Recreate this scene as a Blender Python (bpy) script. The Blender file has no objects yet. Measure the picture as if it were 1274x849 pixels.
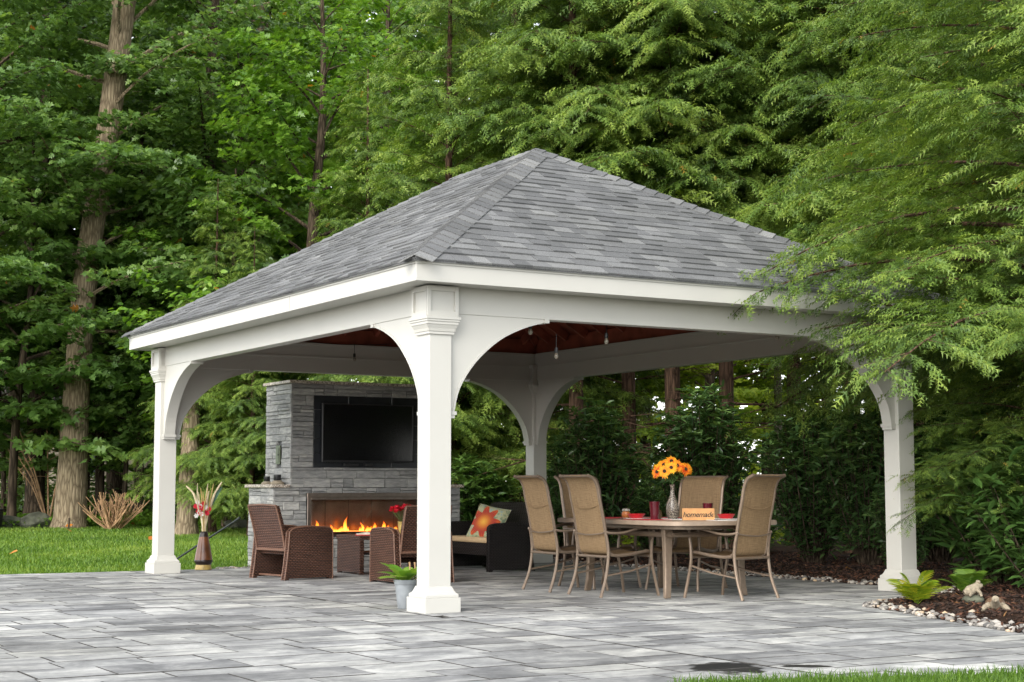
import bpy, bmesh, math, random
import numpy as np
from mathutils import Vector, Matrix
R = math.radians
rng = np.random.default_rng(7)
random.seed(7)

# ------------------------------------------------------------------ camera, sky, sun, exposure
scene = bpy.context.scene
COL = scene.collection
CAM = np.array([-6.3668, -12.0434, 1.05])
PITCH = 0.0918
VD = np.array([0.50991309, 0.86022592])          # horizontal view direction
VR = np.array([0.86022592, -0.50991309])         # to the right of it
FPX = 1977.37                                     # focal length in photo pixels (photo 1274 wide)
cd = bpy.data.cameras.new('camera')
cd.sensor_width = 36; cd.lens = 36 * FPX / 1274; cd.clip_end = 3000; cd.clip_start = 0.05
cam = bpy.data.objects.new('camera', cd); COL.objects.link(cam)
cam.location = CAM; cam.rotation_euler = (math.pi / 2 + PITCH, 0, -math.atan2(VD[0], VD[1]))
scene.camera = cam

SUN_EL, SUN_AZ = R(34), math.atan2(-0.52, -0.85)   # sun stands to the left of and behind the camera
w = bpy.data.worlds.new('World'); scene.world = w; w.use_nodes = True
nt = w.node_tree; nt.nodes.clear()
sky = nt.nodes.new('ShaderNodeTexSky'); sky.sky_type = 'NISHITA'; sky.sun_disc = False
sky.sun_elevation = SUN_EL; sky.sun_rotation = math.pi / 2 - SUN_AZ
sky.air_density = 1.0; sky.dust_density = 1.0; sky.ozone_density = 1.0
hs = nt.nodes.new('ShaderNodeHueSaturation'); hs.inputs['Saturation'].default_value = 0.22
bg = nt.nodes.new('ShaderNodeBackground'); bg.inputs['Strength'].default_value = 0.15
wo = nt.nodes.new('ShaderNodeOutputWorld')
nt.links.new(sky.outputs[0], hs.inputs['Color']); nt.links.new(hs.outputs[0], bg.inputs[0]); nt.links.new(bg.outputs[0], wo.inputs[0])
sl = bpy.data.lights.new('sun', 'SUN'); sl.energy = 0.75; sl.angle = R(36); sl.color = (1.0, 0.935, 0.83)
so = bpy.data.objects.new('sun', sl); COL.objects.link(so)
sdir = Vector((math.cos(SUN_AZ) * math.cos(SUN_EL), math.sin(SUN_AZ) * math.cos(SUN_EL), math.sin(SUN_EL)))
so.rotation_euler = sdir.to_track_quat('Z', 'Y').to_euler(); so.location = (-20, -20, 30)

scene.render.engine = 'CYCLES'
scene.view_settings.view_transform = 'Standard'; scene.view_settings.look = 'None'
scene.view_settings.exposure = 1.66; scene.view_settings.gamma = 1
cy = scene.cycles
cy.max_bounces = 8; cy.diffuse_bounces = 6; cy.glossy_bounces = 3; cy.transmission_bounces = 5; cy.transparent_max_bounces = 8
cy.use_denoising = True; cy.caustics_reflective = False; cy.caustics_refractive = False
try: cy.denoiser = 'OPENIMAGEDENOISE'; cy.denoising_input_passes = 'RGB_ALBEDO_NORMAL'; cy.denoising_prefilter = 'NONE'
except Exception: pass
cy.use_adaptive_sampling = True; cy.adaptive_threshold = 0.01

# ------------------------------------------------------------------ helpers
def rise(x, y):                                    # the ground climbs gently behind the patio
    D = (np.asarray(x) - CAM[0]) * VD[0] + (np.asarray(y) - CAM[1]) * VD[1]
    return np.minimum(np.maximum(D - 22.0, 0) * 0.017, 1.6)
def pix(u, D):                                     # ground point seen in photo column u at forward distance D
    xy = CAM[:2] + D * VD + D * (u - 637) / FPX * VR / math.cos(PITCH)
    return float(xy[0]), float(xy[1])
def tag(o, label=None, cat=None, group=None, kind=None):
    if label: o['label'] = label
    if cat: o['category'] = cat
    if group: o['group'] = group
    if kind: o['kind'] = kind
    return o
def empty(name, loc, rz=0, sc=1.0):
    o = bpy.data.objects.new(name, None); COL.objects.link(o); o.empty_display_size = .1
    o.location = loc; o.rotation_euler = (0, 0, rz); o.scale = (sc, sc, sc)
    return o
def copy_tree(o, parent=None):
    c = o.copy(); COL.objects.link(c); c.parent = parent
    for ch in o.children: copy_tree(ch, c)
    return c
def link(name, me, parent=None):
    o = bpy.data.objects.new(name, me); COL.objects.link(o)
    if parent is not None: o.parent = parent
    return o
def mesh_np(name, V, F, mat, tint=None, smooth=False):
    """V (n,3), F (m,k) one size of face."""
    V = np.asarray(V, np.float32); F = np.asarray(F, np.int32)
    me = bpy.data.meshes.new(name)
    m, k = F.shape
    me.vertices.add(len(V)); me.vertices.foreach_set('co', V.ravel())
    me.loops.add(m * k); me.loops.foreach_set('vertex_index', F.ravel())
    me.polygons.add(m); me.polygons.foreach_set('loop_start', np.arange(0, m * k, k, dtype=np.int32))
    me.polygons.foreach_set('loop_total', np.full(m, k, np.int32))
    if smooth: me.polygons.foreach_set('use_smooth', np.ones(m, bool))
    me.update(calc_edges=True)
    if tint is not None:
        at = me.attributes.new('tint', 'FLOAT', 'POINT'); at.data.foreach_set('value', np.asarray(tint, np.float32))
    me.materials.append(mat)
    return me

class MB:
    def __init__(s): s.v = []; s.f = []; s.t = []; s.cur = .5
    def add(s, vs, fs):
        n = len(s.v); s.v += [tuple(float(c) for c in v) for v in vs]; s.f += [tuple(i + n for i in f) for f in fs]; s.t += [s.cur] * len(vs); return s
    def box(s, x0, x1, y0, y1, z0, z1, M=None):
        vs = [(x0, y0, z0), (x1, y0, z0), (x1, y1, z0), (x0, y1, z0), (x0, y0, z1), (x1, y0, z1), (x1, y1, z1), (x0, y1, z1)]
        if M is not None: vs = [M @ Vector(v) for v in vs]
        return s.add(vs, [(0, 3, 2, 1), (4, 5, 6, 7), (0, 1, 5, 4), (1, 2, 6, 5), (2, 3, 7, 6), (3, 0, 4, 7)])
    def loft(s, rings, closed=True, caps=True):
        n = len(rings[0]); vs = [p for r in rings for p in r]; fs = []
        for i in range(len(rings) - 1):
            for j in range(n if closed else n - 1):
                k = (j + 1) % n
                fs.append((i * n + j, i * n + k, (i + 1) * n + k, (i + 1) * n + j))
        if caps and closed:
            fs.append(tuple(reversed(range(n)))); fs.append(tuple(range((len(rings) - 1) * n, len(rings) * n)))
        return s.add(vs, fs)
    def square(s, prof, cx=0, cy=0):               # square-plan moulding from (half width, z)
        return s.loft([[(cx - h, cy - h, z), (cx + h, cy - h, z), (cx + h, cy + h, z), (cx - h, cy + h, z)] for h, z in prof])
    def lathe(s, prof, n=20, cx=0, cy=0, cz=0):
        return s.loft([[(cx + r * math.cos(2 * math.pi * j / n), cy + r * math.sin(2 * math.pi * j / n), cz + z) for j in range(n)] for r, z in prof])
    def tube(s, pts, rad, n=6, sq=None):
        pts = [Vector(p) for p in pts]; m = len(pts)
        rad = [rad] * m if isinstance(rad, (int, float)) else rad
        rings = []; up = Vector((0, 0, 1)); pn = None
        for i, p in enumerate(pts):
            t = (pts[min(i + 1, m - 1)] - pts[max(i - 1, 0)]).normalized()
            if pn is None:
                a = up if abs(t.z) < .95 else Vector((1, 0, 0)); pn = (a - t * a.dot(t)).normalized()
            else: pn = (pn - t * pn.dot(t)).normalized()
            b = t.cross(pn)
            rings.append([p + (pn * math.cos(2 * math.pi * j / n) + b * math.sin(2 * math.pi * j / n)) * rad[i] for j in range(n)])
        return s.loft(rings)
    def prism(s, poly, axis, a0, a1):              # 2-D outline pushed along x / y / z
        def P(p, a): return {'x': (a, p[0], p[1]), 'y': (p[0], a, p[1]), 'z': (p[0], p[1], a)}[axis]
        n = len(poly); vs = [P(p, a0) for p in poly] + [P(p, a1) for p in poly]
        fs = [tuple(range(n)), tuple(reversed(range(n, 2 * n)))] + [(j, (j + 1) % n + 0, (j + 1) % n + n, j + n)[::-1] for j in range(n)]
        return s.add(vs, fs)
    def mesh(s, name, mat, bevel=0, smooth=False, seg=1):
        me = bpy.data.meshes.new(name); me.from_pydata(s.v, [], s.f)
        at = me.attributes.new('tint', 'FLOAT', 'POINT'); at.data.foreach_set('value', np.array(s.t, np.float32))
        bm = bmesh.new(); bm.from_mesh(me)
        bmesh.ops.recalc_face_normals(bm, faces=bm.faces)
        if bevel:
            ed = [e for e in bm.edges if len(e.link_faces) == 2 and e.calc_face_angle(0) > R(35)]
            bmesh.ops.bevel(bm, geom=ed, offset=bevel, segments=seg, affect='EDGES', clamp_overlap=True, profile=.5)
        bm.to_mesh(me); bm.free()
        if smooth:
            me.polygons.foreach_set('use_smooth', np.ones(len(me.polygons), bool))
            try: me.set_sharp_from_angle(angle=R(38))
            except Exception: pass
        me.materials.append(mat); me.update()
        return me
    def build(s, name, mat, parent=None, bevel=0, smooth=False, seg=1):
        return link(name, s.mesh(name, mat, bevel, smooth, seg), parent)

def bez(p0, p1, p2, p3, n=10):
    p0, p1, p2, p3 = map(np.array, (p0, p1, p2, p3)); t = np.linspace(0, 1, n)[:, None]
    return ((1 - t) ** 3 * p0 + 3 * (1 - t) ** 2 * t * p1 + 3 * (1 - t) * t * t * p2 + t ** 3 * p3).tolist()
def crom(pts, n=6):                                # smooth curve through points
    P = [np.array(p, float) for p in pts]; P = [2 * P[0] - P[1]] + P + [2 * P[-1] - P[-2]]; out = []
    for i in range(1, len(P) - 2):
        for t in np.linspace(0, 1, n, endpoint=False):
            a, b, c, d = P[i - 1:i + 3]
            out.append((.5 * ((2 * b) + (-a + c) * t + (2 * a - 5 * b + 4 * c - d) * t * t + (-a + 3 * b - 3 * c + d) * t ** 3)).tolist())
    out.append(P[-2].tolist()); return out

# ------------------------------------------------------------------ materials
MATS = {}
def nodes(name):
    m = bpy.data.materials.new(name); m.use_nodes = True; t = m.node_tree; b = t.nodes['Principled BSDF']; MATS[name] = m
    return m, t, b
def N(t, kind, **kw):
    n = t.nodes.new(kind)
    for k, v in kw.items():
        if k in n.inputs: n.inputs[k].default_value = v
        else: setattr(n, k, v)
    return n
def ramp(t, stops):
    n = t.nodes.new('ShaderNodeValToRGB'); e = n.color_ramp.elements
    while len(e) < len(stops): e.new(.5)
    for x, (p, c) in zip(e, stops): x.position = p; x.color = (*c, 1)
    return n
def bump(t, b, src, strength, dist=.01):
    n = N(t, 'ShaderNodeBump'); n.inputs['Strength'].default_value = strength; n.inputs['Distance'].default_value = dist
    t.links.new(src, n.inputs['Height']); t.links.new(n.outputs[0], b.inputs['Normal']); return n
def simple(name, col, rough=.5, metal=0, spec=.5, vary=0.12, scale=8, bmp=0, bscale=60, coat=0):
    m, t, b = nodes(name)
    b.inputs['Roughness'].default_value = rough; b.inputs['Metallic'].default_value = metal
    b.inputs['Specular IOR Level'].default_value = spec; b.inputs['Coat Weight'].default_value = coat
    tc = N(t, 'ShaderNodeTexCoord'); nz = N(t, 'ShaderNodeTexNoise', Scale=scale, Detail=5.0)
    t.links.new(tc.outputs['Object'], nz.inputs['Vector'])
    a = tuple(max(0, c * (1 - vary)) for c in col); c2 = tuple(min(1, c * (1 + vary)) for c in col)
    r = ramp(t, [(.3, a), (.7, c2)]); t.links.new(nz.outputs[0], r.inputs[0]); t.links.new(r.outputs[0], b.inputs['Base Color'])
    if bmp:
        n2 = N(t, 'ShaderNodeTexNoise', Scale=bscale, Detail=4.0); t.links.new(tc.outputs['Object'], n2.inputs['Vector']); bump(t, b, n2.outputs[0], bmp)
    return m
def leafmat(name, stops, rough=.45, trans=.35, spec=.4):
    m, t, b = nodes(name)
    at = N(t, 'ShaderNodeAttribute', attribute_name='tint')
    oi = N(t, 'ShaderNodeObjectInfo'); ad = N(t, 'ShaderNodeMath', operation='MULTIPLY_ADD'); ad.inputs[1].default_value = .16; 
    t.links.new(oi.outputs['Random'], ad.inputs[0]); t.links.new(at.outputs['Fac'], ad.inputs[2])
    sb = N(t, 'ShaderNodeMath', operation='SUBTRACT'); sb.inputs[1].default_value = .08; t.links.new(ad.outputs[0], sb.inputs[0])
    r = ramp(t, stops); t.links.new(sb.outputs[0], r.inputs[0]); t.links.new(r.outputs[0], b.inputs['Base Color'])
    b.inputs['Roughness'].default_value = rough; b.inputs['Specular IOR Level'].default_value = spec
    tr = N(t, 'ShaderNodeBsdfTranslucent'); mx = N(t, 'ShaderNodeMixShader'); mx.inputs[0].default_value = trans
    g = N(t, 'ShaderNodeMix', data_type='RGBA', blend_type='MULTIPLY'); g.inputs[0].default_value = 1; g.inputs[7].default_value = (1.5, 1.5, .7, 1)
    t.links.new(r.outputs[0], g.inputs[6]); t.links.new(g.outputs[2], tr.inputs['Color'])
    out = t.nodes['Material Output']
    t.links.new(b.outputs[0], mx.inputs[1]); t.links.new(tr.outputs[0], mx.inputs[2]); t.links.new(mx.outputs[0], out.inputs['Surface'])
    return m
def bark(name, c0, c1, sc=1.0, moss=0):
    m, t, b = nodes(name); b.inputs['Roughness'].default_value = .9; b.inputs['Specular IOR Level'].default_value = .15
    tc = N(t, 'ShaderNodeTexCoord'); mp = N(t, 'ShaderNodeMapping'); mp.inputs['Scale'].default_value = (30 * sc, 30 * sc, 4.6 * sc)
    t.links.new(tc.outputs['Object'], mp.inputs[0])
    v = N(t, 'ShaderNodeTexVoronoi', feature='DISTANCE_TO_EDGE', Scale=1.0); nz = N(t, 'ShaderNodeTexNoise', Scale=.6, Detail=7.0)
    t.links.new(mp.outputs[0], nz.inputs['Vector'])
    mixv = N(t, 'ShaderNodeMix', data_type='VECTOR'); mixv.inputs[0].default_value = .55
    t.links.new(mp.outputs[0], mixv.inputs[4]); t.links.new(nz.outputs['Color'], mixv.inputs[5]); t.links.new(mixv.outputs[1], v.inputs['Vector'])
    r = ramp(t, [(.0, c0), (.22, c1), (1, tuple(c * 1.15 for c in c1))]); t.links.new(v.outputs[0], r.inputs[0])
    mm = N(t, 'ShaderNodeMix', data_type='RGBA', blend_type='MULTIPLY'); mm.inputs[0].default_value = .6
    r2 = ramp(t, [(.3, (.6, .58, .55)), (.7, (1.2, 1.2, 1.15))]); t.links.new(nz.outputs[0], r2.inputs[0])
    t.links.new(r.outputs[0], mm.inputs[6]); t.links.new(r2.outputs[0], mm.inputs[7]); t.links.new(mm.outputs[2], b.inputs['Base Color'])
    bump(t, b, v.outputs[0], .9, .03)
    return m

M = {}
M['white'] = simple('white_vinyl', (.495, .483, .442), .40, vary=.025, scale=2.5)
M['white_in'] = M['white']
M['stain'] = simple('mahogany_stain', (.26, .066, .038), .45, vary=.35, scale=5)
M['bronze'] = simple('taupe_metal', (.185, .135, .095), .38, metal=.35, vary=.12, scale=30)
M['tabletop'] = simple('taupe_table', (.30, .225, .165), .4, metal=.1, vary=.1, scale=14)
M['black'] = simple('black_plastic', (.012, .012, .013), .35, vary=.1)
M['screen'] = simple('tv_glass', (.006, .006, .007), .12, vary=.05, coat=.0)
M['tile_black'] = simple('black_tile', (.018, .020, .024), .22, vary=.2, scale=6)
M['steel'] = simple('brushed_steel', (.33, .27, .23), .3, metal=1, vary=.12, scale=20)
M['copper'] = simple('firebox_panel', (.30, .205, .14), .30, metal=.5, vary=.25, scale=5)
M['mortar'] = simple('core_mortar', (.11, .11, .11), .95, vary=.2)
M['tan_cloth'] = simple('tan_cushion', (.52, .36, .20), .9, vary=.06, scale=40, bmp=.2, bscale=300)
M['red'] = simple('red_plastic', (.55, .012, .02), .3, vary=.05)
M['red_cloth'] = simple('red_placemat', (.42, .02, .025), .9, vary=.15, scale=60)
M['white_cloth'] = simple('white_placemat', (.66, .64, .60), .9, vary=.12, scale=40)
M['wine'] = simple('wine_tumbler', (.075, .004, .010), .2, vary=.1, coat=.4)
M['amber'] = simple('amber_candle', (.42, .13, .03), .35, vary=.3, scale=30)
M['yellow_petal'] = leafmat('sunflower_petal', [(.05, (.62, .07, .01)), (.45, (.85, .30, .012)), (1, (.88, .50, .02))], .6, .3)
M['seed'] = simple('flower_centre', (.035, .018, .008), .9, vary=.5, scale=120, bmp=.6, bscale=200)
M['red_petal'] = leafmat('red_petal', [(.1, (.42, .005, .02)), (.9, (.75, .02, .05))], .6, .3)
M['stem'] = simple('green_stem', (.07, .14, .03), .6)
M['wood_sign'] = simple('pine_sign', (.50, .25, .09), .6, vary=.25, scale=9)
M['ink'] = simple('ink', (.012, .009, .007), .7, vary=.1)
M['pot'] = simple('grey_plastic_pot', (.27, .29, .31), .5, vary=.12, scale=14)
M['soil'] = simple('potting_soil', (.03, .02, .013), .95, vary=.5, scale=60, bmp=.8, bscale=90)
M['reed'] = simple('dried_reed', (.47, .33, .12), .75, vary=.25, scale=20)
M['reed_pale'] = simple('dried_reed_pale', (.70, .58, .38), .75, vary=.2, scale=20)
M['twig'] = simple('dead_twig', (.36, .22, .115), .85, vary=.35, scale=9)
M['rock'] = simple('boulder_stone', (.10, .105, .072), .9, vary=.55, scale=5, bmp=.8, bscale=18)
M['cream_stone'] = simple('cast_stone', (.27, .225, .16), .8, vary=.35, scale=30, bmp=.3, bscale=80)
M['shell'] = simple('shell_brown', (.13, .075, .04), .6, vary=.4, scale=40, bmp=.6, bscale=60)
M['page'] = simple('magazine_page', (.64, .56, .45), .6, vary=.25, scale=25)
M['glassy'] = simple('bulb_glass', (.24, .21, .16), .12, vary=.05, coat=.5)
M['green_box'] = simple('green_grey_box', (.115, .14, .085), .5, vary=.15, scale=20)
M['steel_grey'] = simple('gunmetal', (.04, .045, .045), .4, metal=.4)
M['bark_big'] = bark('bark_tulip', (.135, .102, .066), (.29, .232, .155), 1.3)
M['bark'] = bark('bark_dark', (.03, .022, .015), (.105, .078, .054), 1.2)
M['bark_hem'] = bark('bark_hemlock', (.04, .024, .016), (.13, .078, .052), 1.3)
M['bark_pale'] = bark('bark_pale', (.10, .085, .065), (.30, .26, .21), 1.2)
M['oak'] = leafmat('oak_leaf', [(0.05, (0.0732, 0.1403, 0.0342)), (0.5, (0.1281, 0.2318, 0.0549)), (0.93, (0.2318, 0.3477, 0.0915)), (0.985, (0.2318, 0.3477, 0.0915)), (1, (0.42, 0.17, 0.03))], .34, .42, .6)
M['maple'] = leafmat('maple_leaf', [(0.05, (0.0648, 0.1458, 0.0151)), (0.5, (0.1566, 0.3024, 0.0346)), (0.985, (0.2592, 0.3996, 0.0648)), (1, (0.5, 0.22, 0.03))], .36, .42, .5)
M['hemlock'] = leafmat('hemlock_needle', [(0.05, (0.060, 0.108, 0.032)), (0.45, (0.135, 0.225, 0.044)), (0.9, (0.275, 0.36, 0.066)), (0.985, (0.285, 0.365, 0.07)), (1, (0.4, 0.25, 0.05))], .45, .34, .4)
M['laurel'] = leafmat('laurel_leaf', [(0.05, (0.045, 0.093, 0.033)), (0.6, (0.0825, 0.162, 0.051)), (1, (0.18, 0.285, 0.0825))], .24, .16, .6)
M['laurel_light'] = leafmat('laurel_leaf_light', [(0.05, (0.045, 0.1025, 0.025)), (0.6, (0.0875, 0.175, 0.04)), (1, (0.1625, 0.2625, 0.0625))], .3, .2, .5)
M['fern'] = leafmat('fern_leaf', [(.05, (.10, .19, .015)), (.5, (.25, .33, .018)), (1, (.46, .43, .03))], .5, .35)
M['fern_green'] = leafmat('fern_leaf_green', [(.05, (.06, .15, .015)), (1, (.16, .26, .03))], .5, .35)
M['hosta'] = leafmat('lettuce_leaf', [(.05, (.12, .26, .03)), (1, (.27, .40, .07))], .42, .35)
M['far_leaf_sunlit'] = leafmat('far_leaf_sunlit', [(.05, (.10, .17, .018)), (.5, (.22, .32, .03)), (1, (.40, .46, .05))], .6, .5)  # pale yellow-green carries sunlight on distant foliage in its colour
M['grass'] = leafmat('grass_blade', [(.05, (.060, .125, .014)), (.5, (.120, .220, .024)), (1, (.24, .32, .05))], .5, .3, .35)
M['litter'] = leafmat('dead_leaf', [(.05, (.06, .035, .02)), (.7, (.15, .085, .04)), (1, (.30, .13, .03))], .8, .1)
M['chips'] = leafmat('mulch_chip', [(.05, (.014, .008, .005)), (.7, (.045, .022, .013)), (1, (.13, .055, .03))], .9, .0)
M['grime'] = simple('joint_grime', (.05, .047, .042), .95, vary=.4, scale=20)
M['orange_leaf'] = simple('orange_leaf', (.50, .17, .02), .7)
M['pebble'] = leafmat('river_pebble', [(.05, (.10, .095, .09)), (.4, (.24, .22, .195)), (.75, (.40, .37, .33)), (1, (.50, .35, .20))], .7, .0)

def mat_paver():
    m, t, b = nodes('paver_stone'); b.inputs['Specular IOR Level'].default_value = .3
    g = N(t, 'ShaderNodeNewGeometry'); at = N(t, 'ShaderNodeAttribute', attribute_name='tint'); oi = N(t, 'ShaderNodeObjectInfo')
    # the blend of the concrete runs in soft bands: large mottling plus streaks
    mp = N(t, 'ShaderNodeMapping'); mp.inputs['Scale'].default_value = (1.9, 2.5, 1)
    off = N(t, 'ShaderNodeVectorMath', operation='MULTIPLY_ADD'); off.inputs[1].default_value = (1, 1, 1)
    cmb = N(t, 'ShaderNodeCombineXYZ'); mu = N(t, 'ShaderNodeMath', operation='MULTIPLY_ADD'); mu.inputs[1].default_value = 9.0
    t.links.new(oi.outputs['Random'], mu.inputs[0]); 
    mu2 = N(t, 'ShaderNodeMath', operation='MULTIPLY'); mu2.inputs[1].default_value = 14.0; t.links.new(at.outputs['Fac'], mu2.inputs[0]); t.links.new(mu2.outputs[0], mu.inputs[2])
    t.links.new(mu.outputs[0], cmb.inputs[2])
    t.links.new(g.outputs['Position'], off.inputs[0]); t.links.new(cmb.outputs[0], off.inputs[2]); t.links.new(off.outputs[0], mp.inputs[0])
    n1 = N(t, 'ShaderNodeTexNoise', Scale=1.05, Detail=7.0, Roughness=.64, Distortion=.5); t.links.new(mp.outputs[0], n1.inputs['Vector'])
    n2 = N(t, 'ShaderNodeTexNoise', Scale=16.0, Detail=8.0, Roughness=.7); t.links.new(g.outputs['Position'], n2.inputs['Vector'])
    n3 = N(t, 'ShaderNodeTexNoise', Scale=.35, Detail=3.0); t.links.new(g.outputs['Position'], n3.inputs['Vector'])
    r = ramp(t, [(.28, (.15, .151, .152)), (.43, (.265, .267, .266)), (.54, (.39, .39, .38)), (.68, (.58, .575, .55))]); t.links.new(n1.outputs[0], r.inputs[0])
    per = ramp(t, [(0, (.58, .58, .59)), (.2, (.86, .86, .87)), (.6, (1.02, 1.02, 1.02)), (1, (1.2, 1.19, 1.15))])
    fr = N(t, 'ShaderNodeMath', operation='FRACT'); t.links.new(mu.outputs[0], fr.inputs[0]); t.links.new(fr.outputs[0], per.inputs[0])
    m1 = N(t, 'ShaderNodeMix', data_type='RGBA', blend_type='MULTIPLY'); m1.inputs[0].default_value = 1
    t.links.new(r.outputs[0], m1.inputs[6]); t.links.new(per.outputs[0], m1.inputs[7])
    m2 = N(t, 'ShaderNodeMix', data_type='RGBA', blend_type='MULTIPLY'); m2.inputs[0].default_value = .85
    r2 = ramp(t, [(.3, (.72, .72, .72)), (.7, (1.2, 1.2, 1.2))]); t.links.new(n2.outputs[0], r2.inputs[0]); t.links.new(m1.outputs[2], m2.inputs[6]); t.links.new(r2.outputs[0], m2.inputs[7])
    m3 = N(t, 'ShaderNodeMix', data_type='RGBA', blend_type='MULTIPLY'); m3.inputs[0].default_value = .8
    r3 = ramp(t, [(.35, (.78, .77, .74)), (.65, (1.1, 1.1, 1.1))]); t.links.new(n3.outputs[0], r3.inputs[0]); t.links.new(m2.outputs[2], m3.inputs[6]); t.links.new(r3.outputs[0], m3.inputs[7])
    # wet stain left by the lawn edge: two blots with ragged rims
    prev = m3.outputs[2]; stain_facs = []
    for (sx, sy, ra, rb) in STAINS:
        sep = N(t, 'ShaderNodeVectorMath', operation='SUBTRACT'); sep.inputs[1].default_value = (sx, sy, 0); t.links.new(g.outputs['Position'], sep.inputs[0])
        rot = N(t, 'ShaderNodeVectorRotate', rotation_type='Z_AXIS'); rot.inputs['Angle'].default_value = R(30.66); t.links.new(sep.outputs[0], rot.inputs['Vector'])
        scl = N(t, 'ShaderNodeVectorMath', operation='MULTIPLY'); scl.inputs[1].default_value = (1 / ra, 1 / rb, 0); t.links.new(rot.outputs[0], scl.inputs[0])
        ln = N(t, 'ShaderNodeVectorMath', operation='LENGTH'); t.links.new(scl.outputs[0], ln.inputs[0])
        nn = N(t, 'ShaderNodeTexNoise', Scale=5.0, Detail=5.0); t.links.new(g.outputs['Position'], nn.inputs['Vector'])
        a2 = N(t, 'ShaderNodeMath', operation='MULTIPLY_ADD'); a2.inputs[1].default_value = 1.6; t.links.new(nn.outputs[0], a2.inputs[0]); t.links.new(ln.outputs['Value'], a2.inputs[2])
        rr = ramp(t, [(.0, (1, 1, 1)), (.86, (1, 1, 1)), (.93, (0, 0, 0))]); d2 = N(t, 'ShaderNodeMath', operation='MULTIPLY'); d2.inputs[1].default_value = .55
        t.links.new(a2.outputs[0], d2.inputs[0]); t.links.new(d2.outputs[0], rr.inputs[0]); stain_facs.append(rr.outputs[0])
        mx = N(t, 'ShaderNodeMix', data_type='RGBA', blend_type='MULTIPLY'); mx.inputs[7].default_value = (.055, .048, .040, 1)
        t.links.new(rr.outputs[0], mx.inputs[0]); t.links.new(prev, mx.inputs[6]); prev = mx.outputs[2]
    t.links.new(prev, b.inputs['Base Color'])
    b.inputs['Roughness'].default_value = .68
    bump(t, b, n2.outputs[0], .35, .006)
    return m
def gpt(u, v, z=0.0):                              # photo pixel -> ground point
    q = np.array([VD[0] * math.cos(PITCH), VD[1] * math.cos(PITCH), math.sin(PITCH)])
    U = np.array([-VD[0] * math.sin(PITCH), -VD[1] * math.sin(PITCH), math.cos(PITCH)])
    q = q + np.array([VR[0], VR[1], 0]) * (u - 637) / FPX + U * (424.5 - v) / FPX
    return CAM + q * (z - CAM[2]) / q[2]
s1, s2 = gpt(908, 831), gpt(1005, 829)
STAINS = [(s1[0], s1[1], .27, .32), (s2[0], s2[1], .17, .09)]
M['paver'] = mat_paver()

def mat_shingle():
    m, t, b = nodes('asphalt_shingle'); b.inputs['Roughness'].default_value = .92; b.inputs['Specular IOR Level'].default_value = .2
    at = N(t, 'ShaderNodeAttribute', attribute_name='tint'); g = N(t, 'ShaderNodeNewGeometry')
    r = ramp(t, [(.0, (.100, .102, .105)), (.45, (.150, .152, .154)), (.75, (.198, .200, .200)), (1, (.255, .255, .25))]); t.links.new(at.outputs['Fac'], r.inputs[0])
    nz = N(t, 'ShaderNodeTexNoise', Scale=130.0, Detail=3.0); t.links.new(g.outputs['Position'], nz.inputs['Vector'])
    n4 = N(t, 'ShaderNodeTexNoise', Scale=1.3, Detail=3.0); t.links.new(g.outputs['Position'], n4.inputs['Vector'])
    mx = N(t, 'ShaderNodeMix', data_type='RGBA', blend_type='MULTIPLY'); mx.inputs[0].default_value = .85
    r2 = ramp(t, [(.3, (.55, .55, .55)), (.7, (1.45, 1.45, 1.45))]); t.links.new(nz.outputs[0], r2.inputs[0])
    t.links.new(r.outputs[0], mx.inputs[6]); t.links.new(r2.outputs[0], mx.inputs[7])
    m5 = N(t, 'ShaderNodeMix', data_type='RGBA', blend_type='MULTIPLY'); m5.inputs[0].default_value = .6
    r5 = ramp(t, [(.35, (.82, .82, .8)), (.65, (1.12, 1.12, 1.12))]); t.links.new(n4.outputs[0], r5.inputs[0]); t.links.new(mx.outputs[2], m5.inputs[6]); t.links.new(r5.outputs[0], m5.inputs[7])
    t.links.new(m5.outputs[2], b.inputs['Base Color']); bump(t, b, nz.outputs[0], .5, .004)
    return m
M['shingle'] = mat_shingle()
def mat_stone():
    m, t, b = nodes('ledge_stone'); b.inputs['Roughness'].default_value = .85; b.inputs['Specular IOR Level'].default_value = .25
    at = N(t, 'ShaderNodeAttribute', attribute_name='tint'); g = N(t, 'ShaderNodeNewGeometry'); oi = N(t, 'ShaderNodeObjectInfo')
    r = ramp(t, [(.0, (.22, .222, .218)), (.5, (.30, .30, .29)), (1, (.40, .395, .375))]); t.links.new(at.outputs['Fac'], r.inputs[0])
    mp = N(t, 'ShaderNodeMapping'); mp.inputs['Scale'].default_value = (9, 9, 34); t.links.new(g.outputs['Position'], mp.inputs[0])
    nz = N(t, 'ShaderNodeTexNoise', Scale=1.0, Detail=6.0, Roughness=.65); t.links.new(mp.outputs[0], nz.inputs['Vector'])
    r2 = ramp(t, [(.25, (.55, .55, .56)), (.5, (.95, .95, .95)), (.78, (1.5, 1.46, 1.36))]); t.links.new(nz.outputs[0], r2.inputs[0])
    mx = N(t, 'ShaderNodeMix', data_type='RGBA', blend_type='MULTIPLY'); mx.inputs[0].default_value = .9
    t.links.new(r.outputs[0], mx.inputs[6]); t.links.new(r2.outputs[0], mx.inputs[7]); t.links.new(mx.outputs[2], b.inputs['Base Color']); bump(t, b, nz.outputs[0], .55, .014)
    return m
M['stone'] = mat_stone()
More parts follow.
